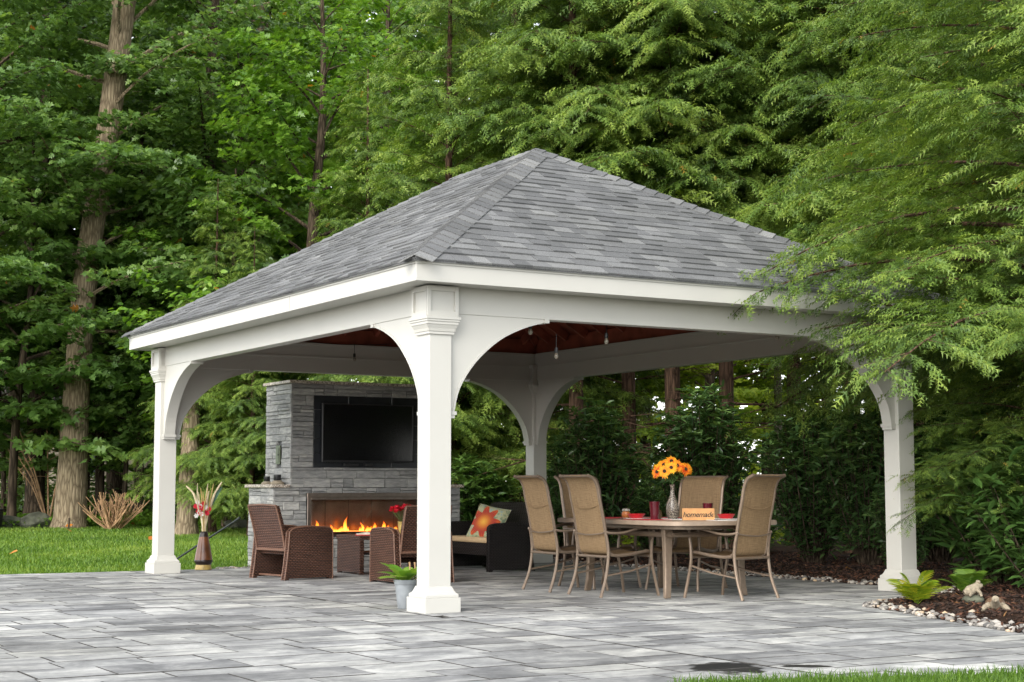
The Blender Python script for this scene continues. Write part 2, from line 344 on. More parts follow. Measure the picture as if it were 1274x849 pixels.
def mat_granite():
    m, t, b = nodes('speckled_granite'); b.inputs['Roughness'].default_value = .45
    g = N(t, 'ShaderNodeNewGeometry'); v = N(t, 'ShaderNodeTexVoronoi', Scale=70.0); t.links.new(g.outputs['Position'], v.inputs['Vector'])
    r = ramp(t, [(.1, (.09, .07, .06)), (.45, (.36, .30, .24)), (.8, (.62, .56, .48))]); t.links.new(v.outputs['Color'], r.inputs[0]); t.links.new(r.outputs[0], b.inputs['Base Color'])
    return m
M['granite'] = mat_granite()
def mat_wicker(name, c0, c1, rough=.45):
    m, t, b = nodes(name); b.inputs['Roughness'].default_value = rough; b.inputs['Specular IOR Level'].default_value = .45
    tc = N(t, 'ShaderNodeTexCoord'); sp = N(t, 'ShaderNodeSeparateXYZ'); t.links.new(tc.outputs['Object'], sp.inputs[0])
    # strands run round the piece: rows in z, over and under along x + y
    def mth(op, a, bb=None):
        n = N(t, 'ShaderNodeMath', operation=op)
        for i, q in enumerate((a, bb)):
            if q is None: continue
            if isinstance(q, (int, float)): n.inputs[i].default_value = q
            else: t.links.new(q, n.inputs[i])
        return n.outputs[0]
    row = mth('MULTIPLY', sp.outputs[2], 52.0); rf = mth('FRACT', row); ri = mth('FLOOR', row)
    hz = mth('ADD', mth('ADD', sp.outputs[0], sp.outputs[1]), mth('MULTIPLY', mth('MODULO', ri, 2.0), .022))
    cf = mth('FRACT', mth('MULTIPLY', hz, 22.0))
    a = mth('SINE', mth('MULTIPLY', rf, math.pi)); c = mth('SINE', mth('MULTIPLY', cf, math.pi)); h = mth('MULTIPLY', a, mth('ADD', .45, c))
    nz = N(t, 'ShaderNodeTexNoise', Scale=14.0, Detail=5.0); mp = N(t, 'ShaderNodeMapping'); mp.inputs['Scale'].default_value = (.5, .5, 3.5); t.links.new(tc.outputs['Object'], mp.inputs[0]); t.links.new(mp.outputs[0], nz.inputs['Vector'])
    mixv = mth('ADD', mth('MULTIPLY', h, .42), mth('MULTIPLY', nz.outputs[0], .62))
    r = ramp(t, [(.15, tuple(q * .22 for q in c0)), (.5, c0), (.85, c1)]); t.links.new(mixv, r.inputs[0]); t.links.new(r.outputs[0], b.inputs['Base Color']); bump(t, b, h, 1.0, .012)
    return m
M['wicker'] = mat_wicker('brown_wicker', (.042, .017, .010), (.145, .064, .038))
M['wicker_black'] = mat_wicker('black_wicker', (.010, .008, .008), (.028, .022, .02))
M['wicker_trim'] = simple('brown_wicker_trim', (.13, .065, .04), .5, vary=.4, scale=60, bmp=.5, bscale=120)
def mat_sling():
    m, t, b = nodes('sling_fabric'); b.inputs['Roughness'].default_value = .75; b.inputs['Specular IOR Level'].default_value = .25
    tc = N(t, 'ShaderNodeTexCoord')
    acc = []
    for sc in ((8, 320, 8), (320, 8, 320)):
        mp = N(t, 'ShaderNodeMapping'); mp.inputs['Scale'].default_value = sc; t.links.new(tc.outputs['Object'], mp.inputs[0])
        nz = N(t, 'ShaderNodeTexNoise', Scale=1.0, Detail=3.0); t.links.new(mp.outputs[0], nz.inputs['Vector']); acc.append(nz.outputs[0])
    ad = N(t, 'ShaderNodeMath', operation='ADD'); t.links.new(acc[0], ad.inputs[0]); t.links.new(acc[1], ad.inputs[1])
    dv = N(t, 'ShaderNodeMath', operation='MULTIPLY'); dv.inputs[1].default_value = .5; t.links.new(ad.outputs[0], dv.inputs[0])
    r = ramp(t, [(.36, (.20, .130, .068)), (.5, (.30, .198, .105)), (.64, (.39, .265, .145))]); t.links.new(dv.outputs[0], r.inputs[0]); t.links.new(r.outputs[0], b.inputs['Base Color'])
    tr = N(t, 'ShaderNodeBsdfTranslucent'); t.links.new(r.outputs[0], tr.inputs[0]); mx = N(t, 'ShaderNodeMixShader'); mx.inputs[0].default_value = .28
    t.links.new(b.outputs[0], mx.inputs[1]); t.links.new(tr.outputs[0], mx.inputs[2]); t.links.new(mx.outputs[0], t.nodes['Material Output'].inputs[0])
    return m
M['sling'] = mat_sling()
def mat_ground(name, stops, scale=1.2, bm=.5):
    m, t, b = nodes(name); b.inputs['Roughness'].default_value = .95; b.inputs['Specular IOR Level'].default_value = .1
    g = N(t, 'ShaderNodeNewGeometry'); n1 = N(t, 'ShaderNodeTexNoise', Scale=scale, Detail=9.0, Roughness=.7); t.links.new(g.outputs['Position'], n1.inputs['Vector'])
    r = ramp(t, stops); t.links.new(n1.outputs[0], r.inputs[0]); t.links.new(r.outputs[0], b.inputs['Base Color'])
    n2 = N(t, 'ShaderNodeTexNoise', Scale=25.0, Detail=5.0); t.links.new(g.outputs['Position'], n2.inputs['Vector']); bump(t, b, n2.outputs[0], bm, .03)
    return m
M['forest_floor'] = mat_ground('forest_floor', [(.3, (.03, .022, .014)), (.5, (.065, .05, .03)), (.6, (.05, .075, .02)), (.75, (.10, .075, .045))])
M['lawn'] = mat_ground('lawn_soil', [(.3, (.045, .085, .014)), (.5, (.075, .14, .02)), (.7, (.12, .18, .03))], .6)
M['mulch'] = mat_ground('mulch', [(.3, (.012, .008, .006)), (.55, (.035, .02, .013)), (.75, (.075, .036, .022))], 9, 1.0)
M['sand'] = mat_ground('joint_sand', [(.3, (.035, .034, .032)), (.7, (.08, .077, .07))], 6)
def mat_flame():
    m, t, b = nodes('flame'); t.nodes.remove(b)
    at = N(t, 'ShaderNodeAttribute', attribute_name='tint')
    r = ramp(t, [(0, (1.0, .46, .07)), (.45, (1.0, .22, .02)), (1, (.8, .07, .004))]); t.links.new(at.outputs['Fac'], r.inputs[0])
    e = N(t, 'ShaderNodeEmission'); e.inputs[1].default_value = 1.7; t.links.new(r.outputs[0], e.inputs[0])
    tp = N(t, 'ShaderNodeBsdfTransparent'); mx = N(t, 'ShaderNodeMixShader')
    r2 = ramp(t, [(0, (.95, .95, .95)), (.5, (.7, .7, .7)), (1, (.1, .1, .1))]); t.links.new(at.outputs['Fac'], r2.inputs[0])
    t.links.new(r2.outputs[0], mx.inputs[0]); t.links.new(tp.outputs[0], mx.inputs[1]); t.links.new(e.outputs[0], mx.inputs[2]); t.links.new(mx.outputs[0], t.nodes['Material Output'].inputs[0])
    return m
M['flame'] = mat_flame()
def mat_glow():
    m, t, b = nodes('glowing_burner'); b.inputs['Base Color'].default_value = (.1, .02, .01, 1); b.inputs['Emission Color'].default_value = (1, .16, .03, 1); b.inputs['Emission Strength'].default_value = 1.6; return m
M['glow'] = mat_glow()
def mat_pane():
    m, t, b = nodes('clear_pane'); t.nodes.remove(b)
    gl = N(t, 'ShaderNodeBsdfGlossy'); gl.inputs['Roughness'].default_value = .03; tp = N(t, 'ShaderNodeBsdfTransparent'); tp.inputs[0].default_value = (.93, .94, .93, 1)
    fz = N(t, 'ShaderNodeFresnel'); fz.inputs[0].default_value = 1.5; mx = N(t, 'ShaderNodeMixShader')
    t.links.new(fz.outputs[0], mx.inputs[0]); t.links.new(tp.outputs[0], mx.inputs[1]); t.links.new(gl.outputs[0], mx.inputs[2]); t.links.new(mx.outputs[0], t.nodes['Material Output'].inputs[0]); return m
M['pane'] = mat_pane()
def mat_vase(name, c0, c1, sc, rough=.3, metal=0):
    m, t, b = nodes(name); b.inputs['Roughness'].default_value = rough; b.inputs['Metallic'].default_value = metal
    tc = N(t, 'ShaderNodeTexCoord'); v = N(t, 'ShaderNodeTexVoronoi', Scale=sc); t.links.new(tc.outputs['Object'], v.inputs['Vector'])
    r = ramp(t, [(.35, c0), (.55, c1)]); t.links.new(v.outputs['Distance'], r.inputs[0]); t.links.new(r.outputs[0], b.inputs['Base Color']); return m
M['mosaic'] = mat_vase('mosaic_vase', (.30, .26, .20), (.06, .045, .038), 110, .25)
M['brown_glaze'] = simple('brown_glaze', (.16, .055, .018), .3, vary=.45, scale=5, coat=.4)
M['dark_glaze'] = simple('dark_glaze', (.022, .013, .010), .3, vary=.3)
M['gold_band'] = simple('gold_band', (.45, .32, .10), .4, vary=.25, scale=18)
def mat_pillow():
    m, t, b = nodes('floral_pillow'); b.inputs['Roughness'].default_value = .9
    tc = N(t, 'ShaderNodeTexCoord'); sp = N(t, 'ShaderNodeSeparateXYZ'); t.links.new(tc.outputs['Object'], sp.inputs[0])
    def mth(op, a, bb=None):
        n = N(t, 'ShaderNodeMath', operation=op)
        for i, q in enumerate((a, bb)):
            if q is None: continue
            if isinstance(q, (int, float)): n.inputs[i].default_value = q
            else: t.links.new(q, n.inputs[i])
        return n.outputs[0]
    x = mth('SUBTRACT', sp.outputs[0], -.03); y = mth('SUBTRACT', sp.outputs[1], -.02)
    rad = mth('SQRT', mth('ADD', mth('MULTIPLY', x, x), mth('MULTIPLY', y, y))); an = mth('ARCTAN2', y, x)
    pet = mth('ADD', .185, mth('MULTIPLY', mth('SINE', mth('MULTIPLY', an, 8.0)), .045))
    infl = mth('LESS_THAN', rad, pet); fine = mth('SINE', mth('MULTIPLY', an, 40.0))
    nz = N(t, 'ShaderNodeTexNoise', Scale=22.0, Detail=3.0); t.links.new(tc.outputs['Object'], nz.inputs['Vector'])
    bgc = ramp(t, [(.35, (.16, .22, .14)), (.5, (.42, .40, .22)), (.65, (.25, .33, .30))]); t.links.new(nz.outputs[0], bgc.inputs[0])
    pc = ramp(t, [(.0, (.75, .42, .06)), (.35, (.55, .13, .02)), (.6, (.30, .02, .025)), (1, (.55, .10, .02))])
    q = mth('ADD', mth('MULTIPLY', rad, 4.5), mth('MULTIPLY', fine, .14)); t.links.new(q, pc.inputs[0])
    mx = N(t, 'ShaderNodeMix', data_type='RGBA'); t.links.new(infl, mx.inputs[0]); t.links.new(bgc.outputs[0], mx.inputs[6]); t.links.new(pc.outputs[0], mx.inputs[7]); t.links.new(mx.outputs[2], b.inputs['Base Color'])
    return m
M['pillow'] = mat_pillow()
M['siding'] = simple('tan_siding', (.42, .36, .27), .7, vary=.08, scale=3)
M['roof_far'] = simple('far_roof', (.10, .09, .085), .9, vary=.2)
M['far_window'] = simple('far_window', (.10, .12, .14), .15)
M['reed_leaf'] = simple('green_reed_leaf', (.045, .12, .07), .5, vary=.2, scale=12)

# ------------------------------------------------------------------ ground, lawn, beds, patio
def inside(poly, x, y):
    x = np.asarray(x); y = np.asarray(y); c = np.zeros(x.shape, bool); n = len(poly)
    for i in range(n):
        (xa, ya), (xb, yb) = poly[i], poly[(i + 1) % n]
        if ya == yb: continue
        k = ((ya > y) != (yb > y)) & (x < (xb - xa) * (y - ya) / (yb - ya) + xa); c ^= k
    return c
def grid(name, x0, x1, y0, y1, nx, ny, zf, mat, keep=None):
    X, Y = np.meshgrid(np.linspace(x0, x1, nx), np.linspace(y0, y1, ny)); Z = zf(X, Y)
    V = np.stack([X.ravel(), Y.ravel(), Z.ravel()], 1)
    i = (np.arange(ny - 1)[:, None] * nx + np.arange(nx - 1)).ravel()
    F = np.stack([i, i + 1, i + nx + 1, i + nx], 1)
    if keep is not None:
        c = V[F].mean(1); F = F[keep(c[:, 0], c[:, 1])]
    return link(name, mesh_np(name, V, F, mat, smooth=True))
def wob(x, y, s=1.0): return np.sin(x * 1.3 * s + 1.7 * np.sin(y * .9 * s)) * np.cos(y * 1.1 * s + .6) 
gx = np.concatenate([np.linspace(-400, -40, 10), np.linspace(-36, 60, 60), np.linspace(66, 500, 12)])
gy = np.concatenate([np.linspace(-400, -40, 10), np.linspace(-36, 60, 60), np.linspace(66, 600, 12)])
X, Y = np.meshgrid(gx, gy)
Zg = rise(X, Y) - .10 + .03 * wob(X, Y, .6) * (rise(X, Y) > .02)
nx = len(gx); i = (np.arange(len(gy) - 1)[:, None] * nx + np.arange(nx - 1)).ravel()
g_ = link('ground', mesh_np('ground', np.stack([X.ravel(), Y.ravel(), Zg.ravel()], 1), np.stack([i, i + 1, i + nx + 1, i + nx], 1), M['forest_floor'], smooth=True))
tag(g_, 'brown forest floor under the trees', kind='structure')

def fwd(x, y): return (np.asarray(x) - CAM[0]) * VD[0] + (np.asarray(y) - CAM[1]) * VD[1]
def col(x, y): return 637 + FPX * ((np.asarray(x) - CAM[0]) * VR[0] + (np.asarray(y) - CAM[1]) * VR[1]) / np.maximum(fwd(x, y), .1)
BACK = 7.78                                          # the back edge of the patio
def lawn_keep(x, y): return (y > BACK + .02) & (fwd(x, y) < 35.2 + .5 * wob(x, y, .5)) & (x < 6.6 + 1.2 * np.sin(y * .4))
lawn = grid('lawn', -14, 9, BACK + .02, 34, 93, 105, lambda x, y: rise(x, y) - .035, M['lawn'], lawn_keep)
tag(lawn, 'mown green lawn behind the patio', kind='structure')
def blades(name, x, y, z, h, wd, mat, label, mean=.5):
    n = len(x); a = rng.uniform(0, 2 * np.pi, n); lean = rng.uniform(.1, .7, n) * h; la = rng.uniform(0, 2 * np.pi, n)
    B = np.stack([x, y, z], 1); s = np.stack([np.cos(a), np.sin(a), 0 * a], 1) * (wd / 2)[:, None]
    tip = B + np.stack([np.cos(la) * lean, np.sin(la) * lean, h], 1); mid = B + np.stack([np.cos(la) * lean * .3, np.sin(la) * lean * .3, h * .6], 1)
    V = np.stack([B - s, B + s, mid + s * .7, tip, mid - s * .7], 1).reshape(-1, 3)
    o = (np.arange(n) * 5)[:, None]
    F = np.concatenate([o + np.array([[0, 1, 2]]), o + np.array([[0, 2, 4]]), o + np.array([[4, 2, 3]])])
    t = np.repeat(np.clip(mean + .34 * wob(x, y, .8) * .6 + .12 * wob(x, y, 2.3) + rng.normal(0, .2, n), 0, 1), 5)
    return tag(link(name, mesh_np(name, V, F, mat, t)), label, 'grass', kind='stuff')
n = 70000
D = rng.uniform(19, 35, n) ; u = rng.uniform(-160, 420, n)
bx = CAM[0] + D * VD[0] + D * (u - 637) / FPX * VR[0]; by = CAM[1] + D * VD[1] + D * (u - 637) / FPX * VR[1]
k = lawn_keep(bx, by); bx, by = bx[k], by[k]
blades('lawn_grass', bx, by, rise(bx, by) - .04, rng.uniform(.03, .075, len(bx)), rng.uniform(.011, .021, len(bx)), M['grass'], 'short bright grass blades of the lawn behind the patio')

BED = [(5.78, 9.0), (5.78, .45), (5.66, -.30), (5.1, -.72), (4.3, -1.02), (3.85, -1.18), (3.56, -1.40), (3.46, -1.70), (3.36, -2.1), (3.18, -2.5), (2.95, -3.2), (2.7, -3.96), (2.52, -4.8), (2.4, -6.5), (13, -6.5), (13, 9.0)]
bed_edge = np.array(BED[:14])
def edge_d(x, y):
    d = np.full(np.shape(x), 9.0)
    for (xa, ya), (xb, yb) in zip(BED[:13], BED[1:14]):
        vx, vy = xb - xa, yb - ya; t = np.clip(((x - xa) * vx + (y - ya) * vy) / (vx * vx + vy * vy), 0, 1)
        d = np.minimum(d, np.hypot(x - xa - t * vx, y - ya - t * vy))
    return d
def bed_z(x, y):
    e = edge_d(x, y)
    return np.where(inside(BED, x, y), .008 + .05 * np.clip(e / .5, 0, 1) + .022 * wob(x * 3, y * 3) * np.clip(e / .4, 0, 1), -.08)
mb = grid('mulch_bed', 2.2, 13, -6.5, 9, 150, 215, bed_z, M['mulch'], lambda x, y: inside(BED, x, y))
tag(mb, 'dark mulch bed along the curved patio edge', kind='structure')
def chips(name, x, y, z, L, mat, label, cat, flat=.25, parent=None):
    n = len(x); a = rng.uniform(0, 6.28, n); b = rng.normal(0, .35, n)
    T = np.stack([np.cos(a) * np.cos(b), np.sin(a) * np.cos(b), np.sin(b)], 1); S = np.stack([-np.sin(a), np.cos(a), rng.normal(0, .3, n)], 1)
    P = np.stack([x, y, z], 1); U = np.cross(T, S); h = L * flat * .6; wdt = L * rng.uniform(.18, .4, n)
    c = [P - T * (L / 2)[:, None], P + T * (L / 2)[:, None]]
    V = np.stack([c[0] - S * (wdt / 2)[:, None], c[0] + S * (wdt / 2)[:, None], c[1] + S * (wdt * .3)[:, None], c[1] - S * (wdt * .5)[:, None], P + U * h[:, None], P - U * h[:, None]], 1).reshape(-1, 3)
    o = (np.arange(n) * 6)[:, None]; F = np.concatenate([o + np.array([f]) for f in ((0, 1, 4), (1, 2, 4), (2, 3, 4), (3, 0, 4), (1, 0, 5), (2, 1, 5), (3, 2, 5), (0, 3, 5))])
    return tag(link(name, mesh_np(name, V, F, mat, np.repeat(rng.random(n), 6)), parent), label, cat, kind='stuff')
n = 26000
x = rng.uniform(2.3, 9.5, n); y = rng.uniform(-5, 8, n); k = inside(BED, x, y) & (col(x, y) > 600) & (col(x, y) < 1420); x, y = x[k], y[k]
chips('mulch_chips', x, y, bed_z(x, y) + .008, rng.uniform(.03, .085, len(x)), M['chips'], 'loose dark bark chips covering the planting bed', 'mulch')
n = 1500
x = rng.uniform(2.3, 9.5, n); y = rng.uniform(-5, 8, n); k = inside(BED, x, y) & (edge_d(x, y) > .2); x, y = x[k], y[k]
chips('fallen_leaf_litter', x, y, bed_z(x, y) + .014, rng.uniform(.04, .08, len(x)), M['litter'], 'scattered brown fallen leaves on the mulch', 'leaf litter', .08)

def pebbles(name, x, y, z, s, label):
    bm = bmesh.new(); bmesh.ops.create_icosphere(bm, subdivisions=1, radius=1); T = np.array([v.co[:] for v in bm.verts]); F = np.array([[v.index for v in f.verts] for f in bm.faces]); bm.free()
    n = len(x); a = rng.uniform(0, 6.28, n); sc = np.stack([s * rng.uniform(.8, 1.4, n), s * rng.uniform(.6, 1, n), s * rng.uniform(.4, .75, n)], 1)
    V = T[None] * sc[:, None] * (1 + rng.normal(0, .10, (n, len(T), 1)))
    ca, sa = np.cos(a)[:, None], np.sin(a)[:, None]
    V = np.stack([V[..., 0] * ca - V[..., 1] * sa, V[..., 0] * sa + V[..., 1] * ca, V[..., 2]], 2) + np.stack([x, y, z], 1)[:, None]
    return tag(link(name, mesh_np(name, V.reshape(-1, 3), (F[None] + (np.arange(n) * len(T))[:, None, None]).reshape(-1, 3), M['pebble'], np.repeat(rng.random(n), len(T)), True)), label, 'pebbles', kind='stuff')
px_, py_ = [], []
for (xa, ya), (xb, yb) in zip(BED[:13], BED[1:14]):
    L = math.hypot(xb - xa, yb - ya); m_ = int(L * 62); t = rng.random(m_); nxn, nyn = -(yb - ya) / L, (xb - xa) / L
    off = np.abs(rng.normal(0, .085, m_)) - .02
    px_.append(xa + t * (xb - xa) + nxn * off); py_.append(ya + t * (yb - ya) + nyn * off)
px_, py_ = np.concatenate(px_), np.concatenate(py_)
if not inside(BED, np.array([px_.mean()]), np.array([py_.mean()]))[0]: pass
pebbles('pebble_edging', px_, py_, np.maximum(bed_z(px_, py_), 0) + .008, rng.uniform(.014, .036, len(px_)), 'band of grey and tan river pebbles edging the mulch bed')
n = 70; x = rng.uniform(1.0, 1.56, n); y = rng.uniform(BACK - .02, BACK + .16, n)
pebbles('pebble_scatter', x, y, np.full(n, .0), rng.uniform(.015, .035, n), 'few pale pebbles at the lawn edge beside the fireplace')

GS = [(-1.30, -4.84), (-.4, -5.13), (.86, -5.58), (2.5, -5.95), (3.5, -6.3), (3.5, -9), (-6, -9), (-3.2, -5.2), (-2.2, -4.75)]
GS = [(-1.22, -5.04), (-.4, -5.28), (.86, -5.70), (1.8, -5.93), (2.55, -5.98), (4.5, -6.4), (4.5, -10), (-1.5, -10), (-1.35, -5.6)]
fl = grid('front_lawn', -2.2, 4.5, -10, -4.6, 68, 55, lambda x, y: np.full(x.shape, .006), M['lawn'], lambda x, y: inside(GS, x, y))
tag(fl, 'strip of lawn in front of the patio', kind='structure')
n = 60000; x = rng.uniform(-2.2, 4.0, n); y = rng.uniform(-7.2, -4.6, n)
k = inside(GS, x + rng.normal(0, .03, n), y + rng.normal(0, .03, n)) & (fwd(x, y) > 7.6); x, y = x[k], y[k]
blades('front_lawn_grass', x, y, np.full(len(x), .0), rng.uniform(.025, .07, len(x)), rng.uniform(.004, .008, len(x)), M['grass'], 'dense green grass blades along the front edge of the patio', .22)  # lower mean tint paints the shade on this strip into the blades

# patio: pavers laid in rows of slabs, a separate field under the pavilion
base = MB(); base.box(-16, 5.9, -9, BACK, -.09, -.034)
patio = base.build('patio', M['sand']); tag(patio, 'grey mottled paver patio', kind='structure')
def rows(x0, x1, y0, y1, depths):
    out = []; y = y0
    while y < y1 - .05:
        d = random.choice(depths); d = min(d, y1 - y)
        if y1 - y - d < .12: d = y1 - y
        x = x0 - random.random() * .5
        while x < x1 - .02:
            l = random.choice((.36, .45, .54, .63, .72, .81)); xa = max(x, x0); xb = min(x + l, x1)
            if x1 - xb < .15: xb = x1; l = 9
            if xb - xa > .08: out.append((xa, xb, y, y + d))
            x += l
        y += d
    return out
slabs = rows(-14, -.235, -8.4, BACK, (.27, .36, .45)) + rows(-.22, 5.9, -8.4, -.415, (.27, .36, .45)) + rows(-.22, 5.9, -.40, BACK, (.27, .36, .45))
good = []
for (xa, xb, ya, yb) in slabs:
    cx_, cy_ = (xa + xb) / 2, (ya + yb) / 2; d_ = float(fwd(cx_, cy_)); c_ = float(col(cx_, cy_))
    if d_ < 6.8 or c_ < -330 or c_ > 1560: continue
    if inside(BED, np.array([xa + .02, xb - .02]), np.array([cy_, cy_])).all(): continue
    if inside(GS, np.array([xa, xb, cx_]), np.array([ya, yb, cy_])).all(): continue
    seen = -20 < c_ < 1294 and d_ > 8.3
    good.append(((xb - xa) * (yb - ya) / d_ ** 3 * (1 if seen else .01), xa, xb, ya, yb))
good.sort(reverse=True)
slab_mesh = {}
def slab(l, d):
    key = (round(l / .03), round(d / .03))
    if key not in slab_mesh:
        m_ = MB(); m_.box(-.5, .5, -.5, .5, -.06, 0)
        for q in range(len(m_.v)): v = m_.v[q]; m_.v[q] = (v[0] * (l - .009), v[1] * (d - .008), v[2])
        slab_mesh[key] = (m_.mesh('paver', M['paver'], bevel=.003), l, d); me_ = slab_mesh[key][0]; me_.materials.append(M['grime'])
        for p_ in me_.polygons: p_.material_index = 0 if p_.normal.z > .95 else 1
    return slab_mesh[key]
for q, (_, xa, xb, ya, yb) in enumerate(good[:300]):
    me, l, d = slab(xb - xa, yb - ya)
    o = link('paver', me, patio); o.location = ((xa + xb) / 2, (ya + yb) / 2, random.uniform(-.002, .002)); o.scale = ((xb - xa) / l, (yb - ya) / d, 1)
    o.rotation_euler = (random.gauss(0, .0012), random.gauss(0, .0012), 0)
rest = MB()
for (_, xa, xb, ya, yb) in good[300:]:
    rest.cur = random.random(); z = random.uniform(-.002, .002); g3 = .004; e = .003
    xa += g3; xb -= g3; ya += g3; yb -= g3
    rest.loft([[(xa, ya, -.06), (xb, ya, -.06), (xb, yb, -.06), (xa, yb, -.06)], [(xa, ya, z - e), (xb, ya, z - e), (xb, yb, z - e), (xa, yb, z - e)], [(xa + e, ya + e, z), (xb - e, ya + e, z), (xb - e, yb - e, z), (xa + e, yb - e, z)]])
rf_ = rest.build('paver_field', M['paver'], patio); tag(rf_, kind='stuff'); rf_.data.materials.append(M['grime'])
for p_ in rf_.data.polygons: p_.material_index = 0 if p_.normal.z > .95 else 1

# ------------------------------------------------------------------ pavilion
A, B = 5.3937, 7.129
OV, ZF0, ZF1 = .367, 2.766, 2.915
ZB, ZT = 2.54, 2.93
BT = .068
pav = empty('pavilion', (0, 0, 0))
tag(pav, 'white pavilion with grey shingled hip roof and four square posts', 'pavilion')
W = M['white']
arc_pts = [(.150, 1.69), (.205, 1.90), (.36, 2.13), (.60, 2.335), (.85, 2.455), (1.09, 2.525)]
arc = [(p[0], p[1]) for p in crom([(a[0], a[1], 0) for a in arc_pts], 4)]
def make_post(cx, cy, sx, sy):
    m_ = MB(); m_.square([(.107, .12), (.107, 2.40)]); post = m_.build('post', W, pav, bevel=.004); post.location = (cx, cy, 0)
    m_ = MB(); m_.square([(.170, 0), (.170, .125)]); m_.square([(.157, .125), (.157, .150), (.150, .158), (.139, .166), (.130, .180), (.122, .200), (.116, .214), (.107, .218)])
    m_.build('base', W, post, bevel=.003)
    m_ = MB(); m_.square([(.112, 2.35), (.124, 2.352), (.124, 2.372), (.130, 2.376), (.134, 2.40), (.146, 2.43), (.152, 2.436), (.152, 2.455), (.160, 2.46), (.160, 2.475), (.168, 2.478), (.168, 2.50), (.10, 2.503)])
    m_.build('capital', W, post, bevel=.0015)
    m_ = MB(); hw, r, z0, z1 = .152, .130, 2.502, 2.765
    m_.square([(r, z0), (r, z1)])
    for k in range(4):                                # raised frame round a sunk panel on each side
        Mx = Matrix.Rotation(k * math.pi / 2, 4, 'Z'); f = .035; eps = .0008 * k
        m_.box(-hw + eps, -hw + f, -hw, -r - .0005, z0, z1 - .001, Mx); m_.box(hw - f, hw - .0125, -hw, -r - .0005, z0, z1 - .001, Mx)
        m_.box(-hw + f, hw - f, -hw + .001, -r - .0005, z0, z0 + .045, Mx); m_.box(-hw + f, hw - f, -hw + .001, -r - .0005, z1 - .045, z1 - .001, Mx)
    m_.build('capital_box', W, post, bevel=.001)
    for ax, s in (('x', sx), ('y', sy)):
        poly = [(.10, 1.69)] + arc + [(1.09, ZB + .002), (.10, ZB + .002)]
        m_ = MB()
        if ax == 'x': m_.prism([(s * p[0], p[1]) for p in poly], 'y', -.060, .060)
        else: m_.prism([(s * p[0], p[1]) for p in poly], 'x', -.060, .060)
        br = m_.build('bracket', W, post)
        m_ = MB()                                     # banded edge along the curve, blocks at both ends
        rings = []
        for q, p in enumerate(arc):
            a_, b_ = arc[max(q - 1, 0)], arc[min(q + 1, len(arc) - 1)]; tx, tz = b_[0] - a_[0], b_[1] - a_[1]; L = math.hypot(tx, tz); nx_, nz_ = tz / L, -tx / L
            o_ = (p[0] + nx_ * .008, p[1] + nz_ * .008); i_ = (p[0] - nx_ * .012, p[1] - nz_ * .012)
            ring = [(o_[0], -.066, o_[1]), (o_[0], .066, o_[1]), (i_[0], .066, i_[1]), (i_[0], -.066, i_[1])]
            rings.append([((s * v[0], v[1], v[2]) if ax == 'x' else (v[1], s * v[0], v[2])) for v in ring])
        m_.loft(rings)
        for (xa, xb, za, zb, hh) in ((1.065, 1.115, 2.508, 2.541, .078), (.095, .175, 1.668, 1.698, .078), (.095, .160, 1.640, 1.668, .070)):
            xs = sorted((s * xa, s * xb))
            if ax == 'x': m_.box(xs[0], xs[1], -hh, hh, za, zb)
            else: m_.box(-hh, hh, xs[0], xs[1], za, zb)
        m_.build('bracket_trim', W, br)
make_post(0, 0, 1, 1); make_post(A, 0, -1, 1); make_post(0, B, 1, -1); make_post(A, B, -1, -1)
def beam(p0, p1, inner):
    (xa, ya), (xb, yb) = p0, p1; m_ = MB()
    if ya == yb: m_.box(xa, xb, ya - BT, ya + BT, ZB, ZT)
    else: m_.box(xa - BT, xa + BT, ya, yb, ZB, ZT - .001)
    bo = m_.build('beam', W, pav, bevel=.003)
    m_ = MB()                                         # two thin mouldings along the inner face
    for z0, z1, t in ((2.735, 2.755, .010), (2.895, 2.926, .014)):
        if ya == yb:
            y0 = ya + inner * BT; ys = sorted((y0, y0 + inner * t)); m_.box(min(xa, xb) + .15, max(xa, xb) - .15, ys[0], ys[1], z0, z1)
        else:
            x0 = xa + inner * BT; xs = sorted((x0, x0 + inner * t)); m_.box(xs[0], xs[1], min(ya, yb) + .15, max(ya, yb) - .15, z0, z1)
    m_.build('beam_moulding', W, bo)
beam((-BT, 0), (A + BT, 0), 1); beam((-BT, B), (A + BT, B), -1); beam((0, BT + .001), (0, B - BT - .001), 1); beam((A, BT + .001), (A, B - BT - .001), -1)
# fascia: mitred boards with a small crown along the top
def mitre(side, off0, off1, z0, z1, s0=0.0, s1=1.0):
    def c(o): return [(-o, -o), (A + o, -o), (A + o, B + o), (-o, B + o)]
    k = side; a0, a1 = c(off0)[k], c(off0)[(k + 1) % 4]; b0, b1 = c(off1)[k], c(off1)[(k + 1) % 4]
    L = lambda p, q, t: (p[0] + (q[0] - p[0]) * t, p[1] + (q[1] - p[1]) * t)
    a0, a1, b0, b1 = L(a0, a1, s0), L(a0, a1, s1), L(b0, b1, s0), L(b0, b1, s1)
    return [[(*a0, z0), (*b0, z0), (*b0, z1), (*a0, z1)], [(*a1, z0), (*b1, z0), (*b1, z1), (*a1, z1)]]
for k in range(4):
    for s0, s1 in (((0, .655), (.6558, 1)) if k == 3 else ((0, 1),)):
        m_ = MB(); m_.loft(mitre(k, OV - .022, OV, ZF0, ZF1, s0, s1)); fa = m_.build('fascia', W, pav)
    m_ = MB(); m_.loft(mitre(k, OV - .01, OV + .012, ZF1 - .006, ZF1 + .014)); m_.loft(mitre(k, OV - .01, OV + .024, ZF1 + .0145, ZF1 + .030)); m_.build('fascia_crown', W, fa)
    m_ = MB(); m_.loft(mitre(k, BT - .02, OV - .020, ZF0 + .010, ZF0 + .022)); m_.build('soffit', W, pav)

